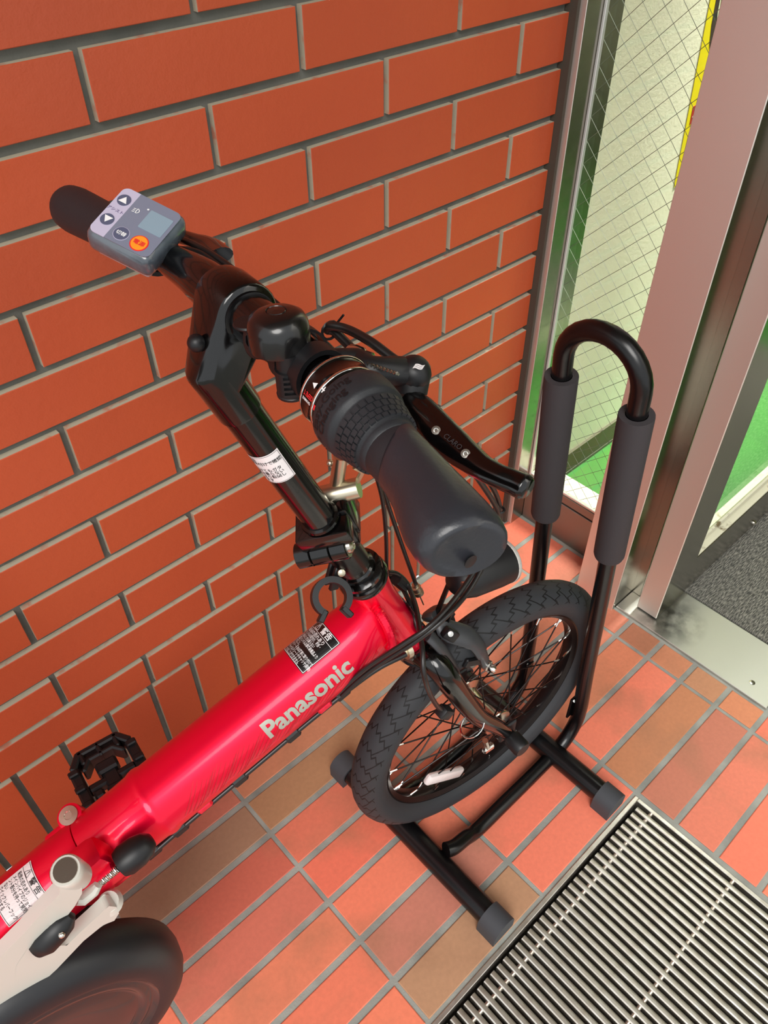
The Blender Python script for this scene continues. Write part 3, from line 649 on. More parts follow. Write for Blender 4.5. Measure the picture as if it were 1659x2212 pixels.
MB().lathe([(0.0, 0.009), (0.0092, 0.009), (0.0090, 0.0105), (0.004, 0.0107), (0.0036, 0.0102), (0.0, 0.0102)], pe, Vv(-0.25, -0.15, 1), 24).build('hinge_pin', 'hub', bk)
YL = -0.043
c1, c2 = at(146, 1884, YL), at(240, 1952, YL)
bs = MB(); bs.box((c1+c2)/2+Vv(0.006, 0.014, 0.0), (0.05, 0.03, 0.060), TD, (0, 1, 0), bev=0.008, seg=2); bs.box(at(205, 1895, -0.036), (0.045, 0.026, 0.030), TD, (0, 1, 0), bev=0.006, seg=2)
bs.box(at(250, 1880, -0.034), (0.022, 0.02, 0.022), TD, (0, 1, 0), bev=0.004, seg=2); bs.build('hinge_clasp', 'red', bk)
# silver quick lever: outline lies in the plane of the frame's near side
def flat(pts, y, z_off=0): return [at(u, v, y) for u, v in pts]
outer = [(117, 1905), (79, 1946), (38, 1992), (0, 2030), (-60, 2090), (-110, 2150), (-130, 2215), (-90, 2235), (-40, 2200), (0, 2166), (34, 2139), (76, 2101), (113, 2067), (170, 2007), (212, 1973), (236, 1964), (246, 1948), (240, 1934), (224, 1932), (197, 1957), (163, 1988), (134, 2016), (116, 2016), (112, 1990), (128, 1960), (150, 1932), (166, 1904), (166, 1878), (150, 1862), (130, 1866), (119, 1882)]
pl_ = flat(outer, -0.056); lv = MB(); n_ = len(pl_)
def inset(pts, k): c = sum(pts, Vector())/len(pts); return pts
ctr = [p+Vv(0, -0.012, 0) for p in pl_]
lv.add(ctr, [tuple(range(n_))]); lv.add(pl_+ctr, [(k, (k+1) % n_, n_+(k+1) % n_, n_+k) for k in range(n_)]); lv.add(list(reversed(pl_)), [tuple(range(n_))])
lvo = lv.build('quick_lever', 'lever_silver', bk, 50)
bv = lvo.modifiers.new('soft_edges', 'BEVEL'); bv.width = 0.0048; bv.segments = 4; bv.limit_method = 'ANGLE'; bv.angle_limit = R(40)
rc = flat([(103, 1998), (62, 2046), (34, 2088), (34, 2112), (52, 2116), (90, 2080), (130, 2035), (118, 2018)], -0.0682)
rcm = MB(); rcm.add(rc, [tuple(range(len(rc)))]); raw(rcm, 'lever_recess', 'lever_silver', bk)
pv = MB(); pvd = Vv(-0.1, -0.25, 1).normalized()
pv.lathe([(0.0115, -0.030), (0.0125, -0.006), (0.0125, 0.004), (0.0112, 0.006), (0.0, 0.006)], at(146, 1882, -0.062), pvd, 26); pv.build('lever_pivot', 'lever_silver', bk)
MB().lathe([(0.0, 0.0062), (0.0096, 0.0062), (0.0094, 0.0068), (0.0, 0.0068)], at(146, 1882, -0.062), pvd, 24).build('pivot_cap', 'hub', bk)
MB().lathe([(0.0, -0.008), (0.009, -0.007), (0.0115, 0.0), (0.009, 0.007), (0.0, 0.008)], at(238, 1950, -0.058), pvd, 20).build('lever_pivot', 'lever_silver', bk)
# black safety catch set in the lever, black latch knob and its spring bolt
kc = at(112, 2012, -0.066)
kn = MB(); ex_ = (at(150, 1985, -0.066)-at(88, 2045, -0.066)).normalized()
kn.rings([[kc+ex_*(t_)+(Vv(0, -1, 0)*h*math.sin(math.pi*k/12) + ex_.cross(Vv(0, -1, 0))*wd_*math.cos(math.pi*k/12)) for k in range(13)] + [kc+ex_*t_+Vv(0, 0.002, 0)] for t_, wd_, h in ((-0.021, 0.004, 0.004), (-0.018, 0.009, 0.010), (-0.008, 0.0125, 0.014), (0.004, 0.0128, 0.013), (0.014, 0.011, 0.011), (0.021, 0.005, 0.006))])
kn.build('safety_catch', 'black_plastic', bk, 50)
MB().ball(kc+ex_*0.012+Vv(-0.004, -0.0115, 0.003), 0.003, 10, 6).build('catch_rivet', 'silver', bk)
k0, k1 = at(258, 1868, -0.048), at(318, 1822, -0.048); kd = (k1-k0)
MB().lathe([(0.0, -0.001), (0.012, 0.0), (0.0142, 0.006), (0.0140, 0.018), (0.0112, 0.028), (0.006, 0.0335), (0.0, 0.0345)], k0, kd, 24).build('latch_knob', 'black_plastic', bk, 40)
sp_ = MB(); q0, q1 = at(190, 1928, -0.048), at(256, 1874, -0.048)
sp_.tube([q0, q1], 0.0024, 8); hx = []
e1_, e2_, a_ = frame(q1-q0)
for i in range(97): hx.append(q0+(q1-q0)*(0.42+0.56*i/96)+(e1_*math.cos(i*0.75)+e2_*math.sin(i*0.75))*0.0034)
sp_.tube(hx, 0.0007, 5); sp_.build('spring_bolt', 'silver', bk)
bt = MB().tube([at(163, 1945, -0.05), at(178, 1942, -0.05), at(203, 1922, -0.05), at(212, 1910, -0.05)], [0.0045, 0.006, 0.0058, 0.004], 10); bt.build('eye_bolt', 'lever_silver', bk)
# white warning label on the rear tube
RA = TA+TD*0.345
def rp(s_, ang, off): return TA+TD*(0.345+s_)+(TU*math.cos(R(ang))+TN*math.sin(R(ang)))*(0.0364+off)
w2 = MB(); quad_fn(w2, lambda a, b_: rp(0.071-b_, -20+math.degrees(a/0.0364), 0.0004), 0, 0.038, 0, 0.040, 12, 2); w2o = raw(w2, 'warning_label', 'label_white', bk)
w3 = MB(); G_ = lambda a, b_: rp(0.071-b_, -20+math.degrees(a/0.0364), 0.0007)
for x0, x1, y0, y1 in ((0.0008, 0.0372, 0.0008, 0.0012), (0.0008, 0.0372, 0.0388, 0.0392), (0.0368, 0.0372, 0.0008, 0.0392), (0.0008, 0.0372, 0.0318, 0.0321)): quad_fn(w3, G_, x0, x1, y0, y1, 12, 1)
lay(w3, '⚠ 警 告', 0.0068, G_, 0.006, 0.0334, 0.00006, maxlen=0.003)
for i, tline in enumerate(['転倒の恐れあり', 'メインパイプのジョイ', 'ント部分を持って開閉', 'ない', 'クイックレバーフック', 'して走行する']): lay(w3, tline, 0.0047, G_, 0.003, 0.0262-i*0.0048, 0.00003, xs=0.72, maxlen=0.003)
raw(w3, 'lettering', 'black_print', w2o)
# lower frame yoke towards the crank, seat tube, chain stays, rear wheel, saddle (beyond the photo's edge but part of the machine)
BB = Vv(-0.615, 0, 0.285)
MB().tube([Vv(-0.60, -0.004, 0.40), Vv(-0.612, -0.004, 0.33), BB+Vv(0, 0, 0.02)], [(0.032, 0.030), (0.034, 0.034), (0.036, 0.042)], 20, hint=(0, 1, 0)).build('seat_tube', 'red', bk)
MB().lathe([(0.03, -0.045), (0.034, -0.043), (0.034, 0.043), (0.03, 0.045)], BB, (0, 1, 0), 28).build('bottom_bracket', 'black_plastic', bk)
un = MB().box(Vv(-0.556, 0.0, 0.335), (0.06, 0.07, 0.075), bev=0.012, seg=2); un.build('drive_unit', 'black_plastic', bk)
MB().tube([Vv(-0.61, 0, 0.42), Vv(-0.72, 0, 0.64)], 0.019, 20).build('seat_mast', 'red', bk)
MB().tube([Vv(-0.715, 0, 0.63), Vv(-0.80, 0, 0.80)], 0.0145, 18).build('seat_post', 'silver', bk)
sd = MB(); sr = []
for t_, wd_, th in ((0.0, 0.018, 0.02), (0.05, 0.026, 0.026), (0.12, 0.04, 0.03), (0.19, 0.085, 0.034), (0.25, 0.095, 0.036), (0.275, 0.07, 0.03)):
    c = Vv(-0.68-t_, 0, 0.825+0.02*(t_/0.27)); sr.append([c+Vv(0, wd_*math.cos(2*math.pi*k/20), th*math.sin(2*math.pi*k/20)) for k in range(20)])
sd.rings(sr); sd.build('saddle', 'black_plastic', bk)
RX = Vv(-1.045, 0, 0.245)
for s_ in (-1, 1): MB().tube([BB+Vv(-0.03, s_*0.03, 0), BB+Vv(-0.15, s_*0.045, -0.01), RX+Vv(0, s_*0.06, 0)], 0.011, 12).build('chain_stay', 'red', bk)
for s_ in (-1, 1): MB().tube([Vv(-0.64, s_*0.018, 0.47), RX+Vv(0, s_*0.06, 0)], 0.009, 12).build('seat_stay', 'red', bk)
link('tire', tire(0.245, 0.047, 90, 14), bk, RX)
MB().lathe([(r_+0.0275, t_) for r_, t_ in prof], RX, (0, 1, 0), 72, cap=False, closed=True).build('rim', 'rim', bk, 30)
MB().lathe([(0.005, -0.07), (0.035, -0.035), (0.03, -0.03), (0.03, 0.03), (0.035, 0.035), (0.005, 0.07)], RX, (0, 1, 0), 24).build('hub', 'black_plastic', bk)
for k in range(28):
    a = 2*math.pi*k/28; s_ = 1 if k % 2 else -1
    MB().tube([RX+Vv(0.032*math.cos(a+s_), s_*0.032, 0.032*math.sin(a+s_)), RX+Vv(0.192*math.cos(a), 0, 0.192*math.sin(a))], 0.001, 5).build('spoke', 'spoke', bk)
# chain cover: matte rounded rim, glossy dished face
CC = Vv(-0.622, -0.083, 0.275); CRd = 0.146
cv = MB().lathe([(0.10, 0.050), (CRd-0.010, 0.050), (CRd-0.002, 0.044), (CRd, 0.034), (CRd-0.001, 0.020), (CRd-0.006, 0.010), (CRd-0.016, 0.003), (CRd-0.030, 0.0), (CRd-0.036, 0.0015)], CC, (0, 1, 0), 72, cap=False); cv.build('chain_cover', 'cover_matte', bk, 60)
MB().lathe([(CRd-0.036, 0.0015), (CRd-0.040, 0.005), (CRd-0.043, 0.0055), (CRd-0.046, 0.0035), (CRd-0.052, 0.004), (CRd-0.054, 0.0065), (CRd-0.058, 0.0068), (CRd-0.062, 0.005), (0.05, 0.010), (0.03, 0.008), (0.0, 0.008)], CC, (0, 1, 0), 72, cap=False).build('chain_cover_face', 'cover_gloss', bk, 50)
# crank arm and pedal on the wall side
MB().tube([BB+Vv(0, 0.07, 0), BB+Vv(0.08, 0.085, 0.012), BB+Vv(0.165, 0.095, 0.022)], [(0.011, 0.014), (0.009, 0.012), (0.009, 0.012)], 12).build('crank_arm', 'black_satin', bk)
# pedal: outer frame with slots, stud blocks and axle barrel
pz = 0.312
pe_ = MB()
def pbox(x0, x1, y0, y1, z0=-0.010, z1=0.010, bev=0.0025): pe_.box(((x0+x1)/2, (y0+y1)/2, pz+(z0+z1)/2), (x1-x0, y1-y0, z1-z0), bev=bev)
def pbar(p, q, w_, z0=-0.011, z1=0.011):
    p, q = Vv(*p, pz), Vv(*q, pz); d_ = q-p; pe_.box((p+q)/2+Vv(0, 0, (z0+z1)/2), (d_.length+w_*0.6, w_, z1-z0), d_, Vv(-d_.y, d_.x, 0), bev=0.002)
pbox(-0.502, -0.489, 0.085, 0.172); pbox(-0.433, -0.420, 0.085, 0.172)
pbar((-0.495, 0.172), (-0.484, 0.187), 0.009); pbar((-0.484, 0.187), (-0.438, 0.187), 0.008); pbar((-0.438, 0.187), (-0.427, 0.172), 0.009)
pbar((-0.485, 0.163), (-0.476, 0.174), 0.006); pbar((-0.476, 0.174), (-0.446, 0.174), 0.006); pbar((-0.446, 0.174), (-0.437, 0.163), 0.006)
for x0 in (-0.482, -0.461, -0.440): pbar((x0, 0.172), (x0, 0.188), 0.006)
pbox(-0.470, -0.452, 0.085, 0.160, -0.008, 0.008); pbox(-0.490, -0.432, 0.134, 0.144, -0.008, 0.007); pbox(-0.490, -0.432, 0.098, 0.106, -0.008, 0.007)
for xx in (-0.497, -0.426):
    for yy in (0.095, 0.118, 0.141, 0.164): pbox(xx-0.006, xx+0.006, yy-0.004, yy+0.004, 0.008, 0.0145, 0.0015)
pbox(-0.474, -0.448, 0.146, 0.162, -0.004, 0.0125, 0.003); pbox(-0.487, -0.475, 0.120, 0.131, -0.006, 0.010); pbox(-0.447, -0.435, 0.120, 0.131, -0.006, 0.010); pbox(-0.472, -0.450, 0.110, 0.128, -0.004, 0.0125, 0.003)
pe_.build('pedal', 'black_plastic', bk, 30)

# ---- folding stem: hinge block, steerer, post
MB().lathe([(0.0165, 0.030), (0.0165, 0.080)], H0, SA, 28).build('steerer_post', 'black_satin', bk)
gx = Vv(0.84, -0.54, 0).normalized(); gx = (gx-SA*gx.dot(SA)).normalized(); gy = SA.cross(gx)
HB = Vv(-0.2275, 0.0015, 0.7065); BRC = Vv(-0.2335, -0.0035, 0.6815)
blk = MB()
def hb(a, b_, c): return HB+gx*a+gy*b_+SA*c
blk.box(hb(0.0, 0.004, 0.0), (0.047, 0.046, 0.018), gx, gy, bev=0.002, seg=2)
blk.box(hb(0.001, 0.010, -0.020), (0.042, 0.036, 0.030), gx, gy, bev=0.004, seg=2)
blk.box(hb(0.020, 0.016, -0.006), (0.010, 0.034, 0.040), gx, gy, bev=0.003, seg=2)
blk.build('stem_hinge', 'black_gloss', bk)
brl = MB()
for a0, a1 in ((-0.0240, -0.0100), (-0.0096, 0.0076), (0.0080, 0.0230)):
    brl.lathe([(0.0104, a0), (0.0116, a0+0.0008), (0.0116, a1-0.0008), (0.0104, a1)], BRC, gx, 28)
brl.box((BRC+HB)/2, (0.017, 0.022, 0.018), gx, gy, bev=0.002); brl.build('hinge_barrel', 'black_gloss', bk, 30)
MB().lathe([(0.0, 0.0230), (0.0076, 0.0230), (0.0072, 0.0260), (0.0045, 0.0280), (0.0030, 0.0280), (0.0028, 0.0265), (0.0, 0.0265)], BRC, gx, 20).build('hinge_bolt', 'hub', bk)
MB().lathe([(0.0085, -0.022), (0.0092, -0.0215), (0.0092, 0.0215), (0.0088, 0.0225), (0.0, 0.0225)], atz(722, 1066, 0.727), gx, 24).build('latch_bar', 'nickel', bk)
cpin = MB(); c0 = atz(727, 1045, 0.735); c1_ = atz(736, 985, 0.765)
cpin.tube([c0, c1_], 0.0062, 16); cpin.tube([c1_+Vv(0.008, -0.008, -0.010), c1_+Vv(0.014, -0.010, -0.017), c0+Vv(0.014, -0.010, 0.002)], 0.0026, 8); cpin.ball(c1_+Vv(-0.006, 0.008, -0.010), 0.0032, 8, 6); cpin.build('latch_pin', 'nickel', bk)
PT = H0+SA*0.312
MB().lathe([(0.0176, 0.112), (0.0170, 0.1145), (0.0147, 0.1155), (0.0147, 0.262)], H0, SA, 32).build('handle_post', 'black_gloss', bk)
MB().lathe([(0.0147, 0.259), (0.0162, 0.260), (0.0164, 0.262), (0.0164, 0.300)], H0, SA, 32).build('post_sleeve', 'black_gloss', bk)
# post label
def pp(a, b_, off): ang = R(176-math.degrees(a/0.0147)); return H0+SA*(0.1885+b_)+(SF*math.cos(ang)+Vv(0, -1, 0)*math.sin(ang))*(0.0147+off)
pl1 = MB(); quad_fn(pl1, lambda a, b_: pp(a, b_, 0.0003), -0.004, 0.0255, 0, 0.0335, 14, 2); plo = raw(pl1, 'warning_label', 'label_white', bk)
pt1 = MB(); K_ = lambda a, b_: pp(a, b_, 0.0005)
for x0, x1, y0, y1 in ((-0.004, 0.0247, 0.0008, 0.0011), (-0.004, 0.0247, 0.0322, 0.0325), (0.0244, 0.0247, 0.0008, 0.0325), (-0.004, 0.0247, 0.0255, 0.0258)): quad_fn(pt1, K_, x0, x1, y0, y1, 12, 1)
for i, tline in enumerate(['警告', '締め付けで確認', '', '付けてもガタ', '時は乗らない', 'により転倒し', 'ります']):
    if tline: lay(pt1, tline, 0.0044, K_, -0.002, 0.0272-i*0.0041, 0.00004, xs=0.85, maxlen=0.002)
raw(pt1, 'lettering', 'black_print', plo)
# elbow and bar clamp
BC = at(520, 670, 0.0)      # bar centre
cl = MB()
YC = 0.016   # the clamp sits off the post towards the wall
hbm = bmesh.new()
def disc(c, a, r_, n=28):
    e1, e2, _ = frame(a)
    for k in range(n): hbm.verts.new(c+(e1*math.cos(2*math.pi*k/n)+e2*math.sin(2*math.pi*k/n))*r_)
disc(H0+SA*0.284, SA, 0.0163); disc(H0+SA*0.303, SA, 0.0165); disc(H0+SA*0.307, SA, 0.0150)
for yy, r_ in ((-0.0105, 0.0196), (-0.0085, 0.0212), (0.018, 0.0212), (0.025, 0.0200)): disc(BC+Vv(0, yy, 0), (0, 1, 0), r_)
bmesh.ops.convex_hull(hbm, input=list(hbm.verts)); hbm.verts.index_update()
cl.add([v.co.copy() for v in hbm.verts], [[v.index for v in f.verts] for f in hbm.faces]); hbm.free()
clo = cl.build('stem_clamp', 'black_gloss', bk, 50)
MB().lathe([(0.0160, -0.0135), (0.0172, -0.0132), (0.0172, -0.0095)], BC, (0, 1, 0), 36).build('clamp_ring', 'black_satin', bk)
MB().ball(at(424, 741, -0.003), 0.0058, 16, 10).build('bolt_cap', 'black_plastic', bk)
# handlebar
def bar(y):   # straight middle, gentle back sweep to the grips, bars turned a touch
    k = max(0.0, (abs(y)-0.06)/0.19)**1.2
    return Vv(BC.x-0.019*k-0.04*y, y, BC.z-0.008*k)
ys = [-0.228+i*0.465/60 for i in range(61)]
MB().tube([bar(y) for y in ys], [0.0156 if abs(y) < 0.045 else max(0.0111, 0.0156-0.0045*(abs(y)-0.045)/0.05) for y in ys], 20).build('handlebar', 'black_gloss', bk)
# left grip
gl_ = [0.150, 0.154, 0.162, 0.187, 0.212, 0.227, 0.237, 0.243, 0.246]
MB().tube([bar(y) for y in gl_], [0.0135, 0.0162, 0.0166, 0.0172, 0.0180, 0.0184, 0.0176, 0.0150, 0.0095], 28).build('left_grip', 'rubber', bk, 60)
# right grip: smooth neck, then the broad palm rest with a slanted end
nk = [-0.1630, -0.1665, -0.174, -0.183, -0.19]
MB().tube([bar(y) for y in nk], [0.0150, 0.0162, 0.0160, 0.0160, 0.0160], 32).build('grip_neck', 'rubber', bk, 60)
gg = MB(); rs = []
for y, a, b_, off, sl in ((-0.168, 0.0164, 0.0164, 0.0, 0.010), (-0.1705, 0.0172, 0.0171, 0.0, 0.010), (-0.178, 0.0173, 0.0171, -0.0005, 0.009), (-0.190, 0.0182, 0.0174, -0.0015, 0.006), (-0.203, 0.0200, 0.0180, -0.0035, 0.003), (-0.216, 0.0217, 0.0184, -0.0050, 0.0), (-0.227, 0.0222, 0.0183, -0.0055, -0.002), (-0.2350, 0.0214, 0.0176, -0.0055, -0.004), (-0.2392, 0.0197, 0.0162, -0.0055, -0.0055), (-0.2410, 0.0176, 0.0146, -0.0055, -0.006), (-0.2402, 0.0142, 0.0118, -0.0055, -0.006)):
    c = bar(y); r1 = []
    for k in range(32):
        an = 2*math.pi*k/32; cx, cz = math.cos(an), math.sin(an)
        r1.append(c+Vv(off+a*cx, sl*cx*0.9 - sl*0.2*cz, b_*cz))
    rs.append(r1)
gg.rings(rs); gg.build('palm_grip', 'grip_end', bk, 60)
ec = MB(); c = bar(-0.2425)+Vv(-0.007, 0.001, 0.0); ec.lathe([(0.0016, 0.0), (0.0034, 0.0006), (0.0036, 0.0012), (0.0018, 0.0014)], c+Vv(0.001, 0, -0.005), (0, -1, 0), 14); ec.build('grip_bolt', 'black_plastic', bk)

# ---- twist shifter
SS, SH = 0.885, 0.0125
TT = (bar(-0.165)-bar(-0.12)).normalized(); TE1 = (Vv(0, 0, 1)-TT*TT.z).normalized(); TE2 = TT.cross(TE1); TO = bar(-0.14)
if TE2.x < 0: TE2 = -TE2
def SP(r_, ang, y): return TO+TT*(y-0.14)+TE1*(r_*math.cos(ang))+TE2*(r_*math.sin(ang))
def rg(prof_, name, m_, sm=50): return MB().lathe([(r_*SS, y+SH-0.14) for r_, y in prof_], TO, TT, 48, cap=False).build(name, m_, bk, sm)
rg([(0.0150, 0.086), (0.0178, 0.0865), (0.0190, 0.0900), (0.0215, 0.0925), (0.0240, 0.094)], 'shifter_body', 'black_plastic')
rg([(0.0240, 0.094), (0.0246, 0.0945), (0.0246, 0.0955), (0.0242, 0.096), (0.0244, 0.106), (0.0249, 0.1065), (0.0249, 0.1078), (0.0243, 0.1085), (0.0243, 0.1125)], 'shifter_window', 'black_gloss')
rg([(0.0247, 0.0940), (0.0250, 0.0945), (0.0250, 0.0953), (0.0247, 0.0957)], 'chrome_ring', 'chrome')
rg([(0.0247, 0.1062), (0.0251, 0.1066), (0.0251, 0.1078), (0.0247, 0.1082)], 'chrome_ring', 'chrome')
rg([(0.0243, 0.112), (0.0266, 0.1123), (0.0276, 0.1140), (0.0279, 0.118), (0.0277, 0.123), (0.0272, 0.1280), (0.0264, 0.1302), (0.0244, 0.1312), (0.0240, 0.1325), (0.0226, 0.140), (0.0204, 0.1475), (0.0192, 0.1490), (0.0192, 0.1500), (0.0186, 0.1530), (0.0176, 0.1540), (0.0150, 0.1540)], 'twist_sleeve', 'rubber')
# raised tread blocks round the sleeve
blks = MB()
rows = [(0.1335, 0.1368, 0), (0.1374, 0.1412, 0.5), (0.1418, 0.1448, 0), (0.1453, 0.1476, 0.5)]
def rad_at(y): return 0.0240-(y-0.1325)/(0.1475-0.1325)*(0.0240-0.0206)
for y0, y1, ph in rows:
    nb = 30
    for k in range(nb):
        a0 = 2*math.pi*(k+ph+0.10)/nb; a1 = 2*math.pi*(k+ph+0.88)/nb; vs = []
        for hgt in (-0.0004, 0.0011):
            for (a, y, ins) in ((a0, y0, 1), (a1, y0, 1), (a1, y1, 1), (a0, y1, 1)):
                r_ = rad_at(y)*SS+hgt; vs.append(SP(r_, a, y+SH))
        blks.add(vs, [(4, 5, 6, 7), (0, 1, 5, 4), (1, 2, 6, 5), (2, 3, 7, 6), (3, 0, 4, 7)])
blo = blks.build('tread_block', 'rubber', bk, 30); blo['kind'] = 'stuff'
def shf(a, b_, r_, y, a0): ang = R(a0)+a/r_; r2 = r_*SS+0.0002; return SP(r2, ang, y+SH+b_)
stx = MB(); lay(stx, '7 SPEED', 0.0042, lambda a, b_: shf(0.0-b_, a, 0.0246, 0.0972, -62), 0, 0, 0.00008, xs=0.62, maxlen=0.003); raw(stx, 'red_lettering', 'red_print', bk)
stw = MB(); lay(stw, 'SHIMANO', 0.0026, lambda a, b_: shf(0.0-b_, a, 0.0246, 0.0972, -72), 0, 0, 0.00005, xs=0.7, maxlen=0.003)
lay(stw, '+', 0.008, lambda a, b_: shf(a, -b_, 0.0246, 0.1115, -48), 0, -0.001, 0.0001); lay(stw, '-', 0.008, lambda a, b_: shf(a, -b_, 0.0246, 0.1115, -92), 0, -0.001, 0.0001)
lay(stw, '▲', 0.0045, lambda a, b_: shf(a, -b_, 0.0246, 0.1035, -52)); raw(stw, 'white_lettering', 'white_print', bk)
rdm = MB(); quad_fn(rdm, lambda a, b_: shf(a, b_, 0.0246, 0.1088, -76), 0, 0.0035, 0, 0.0028, 2, 1); raw(rdm, 'gear_marker', 'red_print', bk)
emb = MB()
for body, y0, a0 in (('Easy-Going', 0.1195, -92), ('Changing', 0.1252, -90), ('Shift', 0.1215, -132)):
    lay(emb, body, 0.0064, lambda a, b_: SP(0.0279*SS+0.00022, R(a0)+a/0.0250, y0+SH-b_), 0, 0, 0.0001, xs=1.25, maxlen=0.002)
raw(emb, 'raised_lettering', 'black_plastic', bk)

# ---- bell
bc = atz(601, 708, 0.9475)
bax = Vv(0.02, 0.06, 1).normalized()
MB().lathe([(0.0158, -0.0115), (0.0176, -0.0115), (0.0178, -0.0105), (0.0178, -0.001), (0.0172, 0.0035), (0.0154, 0.0072), (0.0115, 0.0094), (0.0070, 0.0104), (0.0060, 0.0106), (0.0056, 0.0100), (0.0050, 0.0106), (0.0, 0.0110)], bc, bax, 40, cap=False).build('bell', 'bell_paint', bk, 40)
bp_ = MB(); bp_.lathe([(0.0150, -0.0112), (0.0150, -0.0125), (0.0, -0.0125)], bc, bax, 30, cap=False); bq = atz(627, 812, 0.9225); bp_.lathe([(0.0074, 0.016), (0.0074, 0.006), (0.0086, 0.0055), (0.0086, -0.0105), (0.0090, -0.011), (0.0088, -0.0125), (0.0, -0.0125)], bq, (0, 0, 1), 24)
for i in range(4): bp_.box(bq+Vv(-0.0035, -0.0062, 0.003-0.0034*i), (0.008, 0.006, 0.0015), Vv(1, -0.55, 0), Vv(0.55, 1, 0))
bp_.lathe([(0.0166, -0.004), (0.0182, -0.004), (0.0182, 0.004), (0.0166, 0.004)], bar(-0.066), (0, 1, 0), 28, cap=False, closed=True); bp_.build('bell_mount', 'black_plastic', bk, 30)
stv = MB(); s0 = bc-bax*0.0150
stv.tube(spl([s0+Vv(-0.006, 0.002, 0), s0+Vv(-0.012, 0.012, -0.003), s0+Vv(-0.012, 0.020, -0.002), s0+Vv(-0.010, 0.023, 0.004), s0+Vv(-0.009, 0.0205, 0.008)], 5), [(0.0035, 0.0014)]*21, 8)
stv.lathe([(0.0, -0.0011), (0.0085, -0.0011), (0.0092, 0.0), (0.0085, 0.0011), (0.0, 0.0011)], s0+Vv(-0.006, 0.026, 0.008), bax, 20); stv.build('bell_striker', 'black_plastic', bk)

# ---- brake lever (right) and cable
PV = atz(888, 858, 0.905)
bp2 = MB()
bp2.tube(spl([bar(-0.086)+Vv(0.008, 0, 0.002), bar(-0.088)+Vv(0.024, -0.004, 0.0), atz(800, 800, 0.925), atz(868, 802, 0.92), atz(897, 808, 0.915)], 6), [(0.009, 0.008)]*4+[(0.0085, 0.0085)]*12+[(0.0085, 0.0095)]*5+[(0.010, 0.010)]*4, 16)
bp2.tube([atz(893, 806, 0.917), atz(885, 850, 0.906), PV], [(0.0105, 0.0105), (0.0105, 0.0105), (0.009, 0.009)], 16)
bp2.lathe([(0.0140, -0.006), (0.0170, -0.006), (0.0170, 0.006), (0.0140, 0.006)], bar(-0.087), (0, 1, 0), 28, cap=False, closed=True)
bp2.ball(atz(893, 806, 0.918), 0.0108, 16, 10); bp2.build('lever_bracket', 'black_plastic', bk, 50)
zz = MB(); zp = [atz(792+(860-792)*i/18, 784+(808-784)*i/18, 0.932+(0.0012 if i % 2 else -0.0012)) for i in range(19)]; zz.tube(zp, 0.0011, 5); zz.build('adjuster_spring', 'silver', bk)
mk = MB(); mo = atz(889, 797, 0.929); lay(mk, '≋', 0.011, lambda a, b_: mo+Vv(a*0.5, -a*0.8, 0.0)+Vv(b_*0.8, b_*0.5, 0.0), 0, 0, 0.0003); raw(mk, 'maker_mark', 'white_print', bk)
lvp = [(884, 868, 0.0085, 0.0075), (905, 885, 0.0095, 0.0072), (925, 908, 0.0102, 0.006), (950, 935, 0.0104, 0.0052), (985, 966, 0.0096, 0.0050), (1015, 990, 0.0082, 0.0050), (1045, 1012, 0.0070, 0.0054), (1080, 1030, 0.0066, 0.006), (1110, 1042, 0.0068, 0.0064), (1132, 1052, 0.0072, 0.0068), (1141, 1057, 0.0055, 0.0050)]
P_ = [atz(u, v, 0.905) for u, v, _, _ in lvp]; sm = spl(P_, 4); rr = []
for i in range(len(lvp)-1):
    for k in range(4):
        t = k/4; rr.append((lvp[i][3]*(1-t)+lvp[i+1][3]*t, lvp[i][2]*(1-t)+lvp[i+1][2]*t))
rr.append((lvp[-1][3], lvp[-1][2]))
LN = Vv(-0.45, -0.35, 0.82).normalized()
MB().tube(sm, rr, 18, hint=LN).build('brake_lever', 'black_gloss', bk, 60)
for u, v in ((944, 936), (1007, 986)):
    q = atz(u, v, 0.905)+LN*0.0046; MB().lathe([(0.0, 0.0), (0.0026, 0.0), (0.0026, 0.001), (0.0014, 0.0011), (0.001, 0.0007), (0.0, 0.0007)], q, LN, 12).build('lever_rivet', 'silver', bk)
ld = (atz(995, 977, 0.905)-atz(955, 945, 0.905)).normalized(); lup = LN.cross(ld); lo_ = atz(958, 950, 0.905)+LN*0.0057
ltx = MB(); lay(ltx, 'CLARO', 0.0046, lambda a, b_: lo_+ld*a+lup*b_, 0, 0, 0.0, xs=0.95); raw(ltx, 'stamped_lettering', 'brake', bk)
ad = MB(); a0_, a1_ = atz(762, 768, 0.918), atz(812, 788, 0.918)
ad.lathe([(0.0035, -0.004), (0.0062, -0.003), (0.0072, 0.001), (0.0070, 0.006), (0.0052, 0.0085), (0.0062, 0.0088), (0.0062, 0.0125), (0.0048, 0.013), (0.0048, 0.017)], a0_, a1_-a0_, 16); ad.build('cable_adjuster', 'silver', bk)

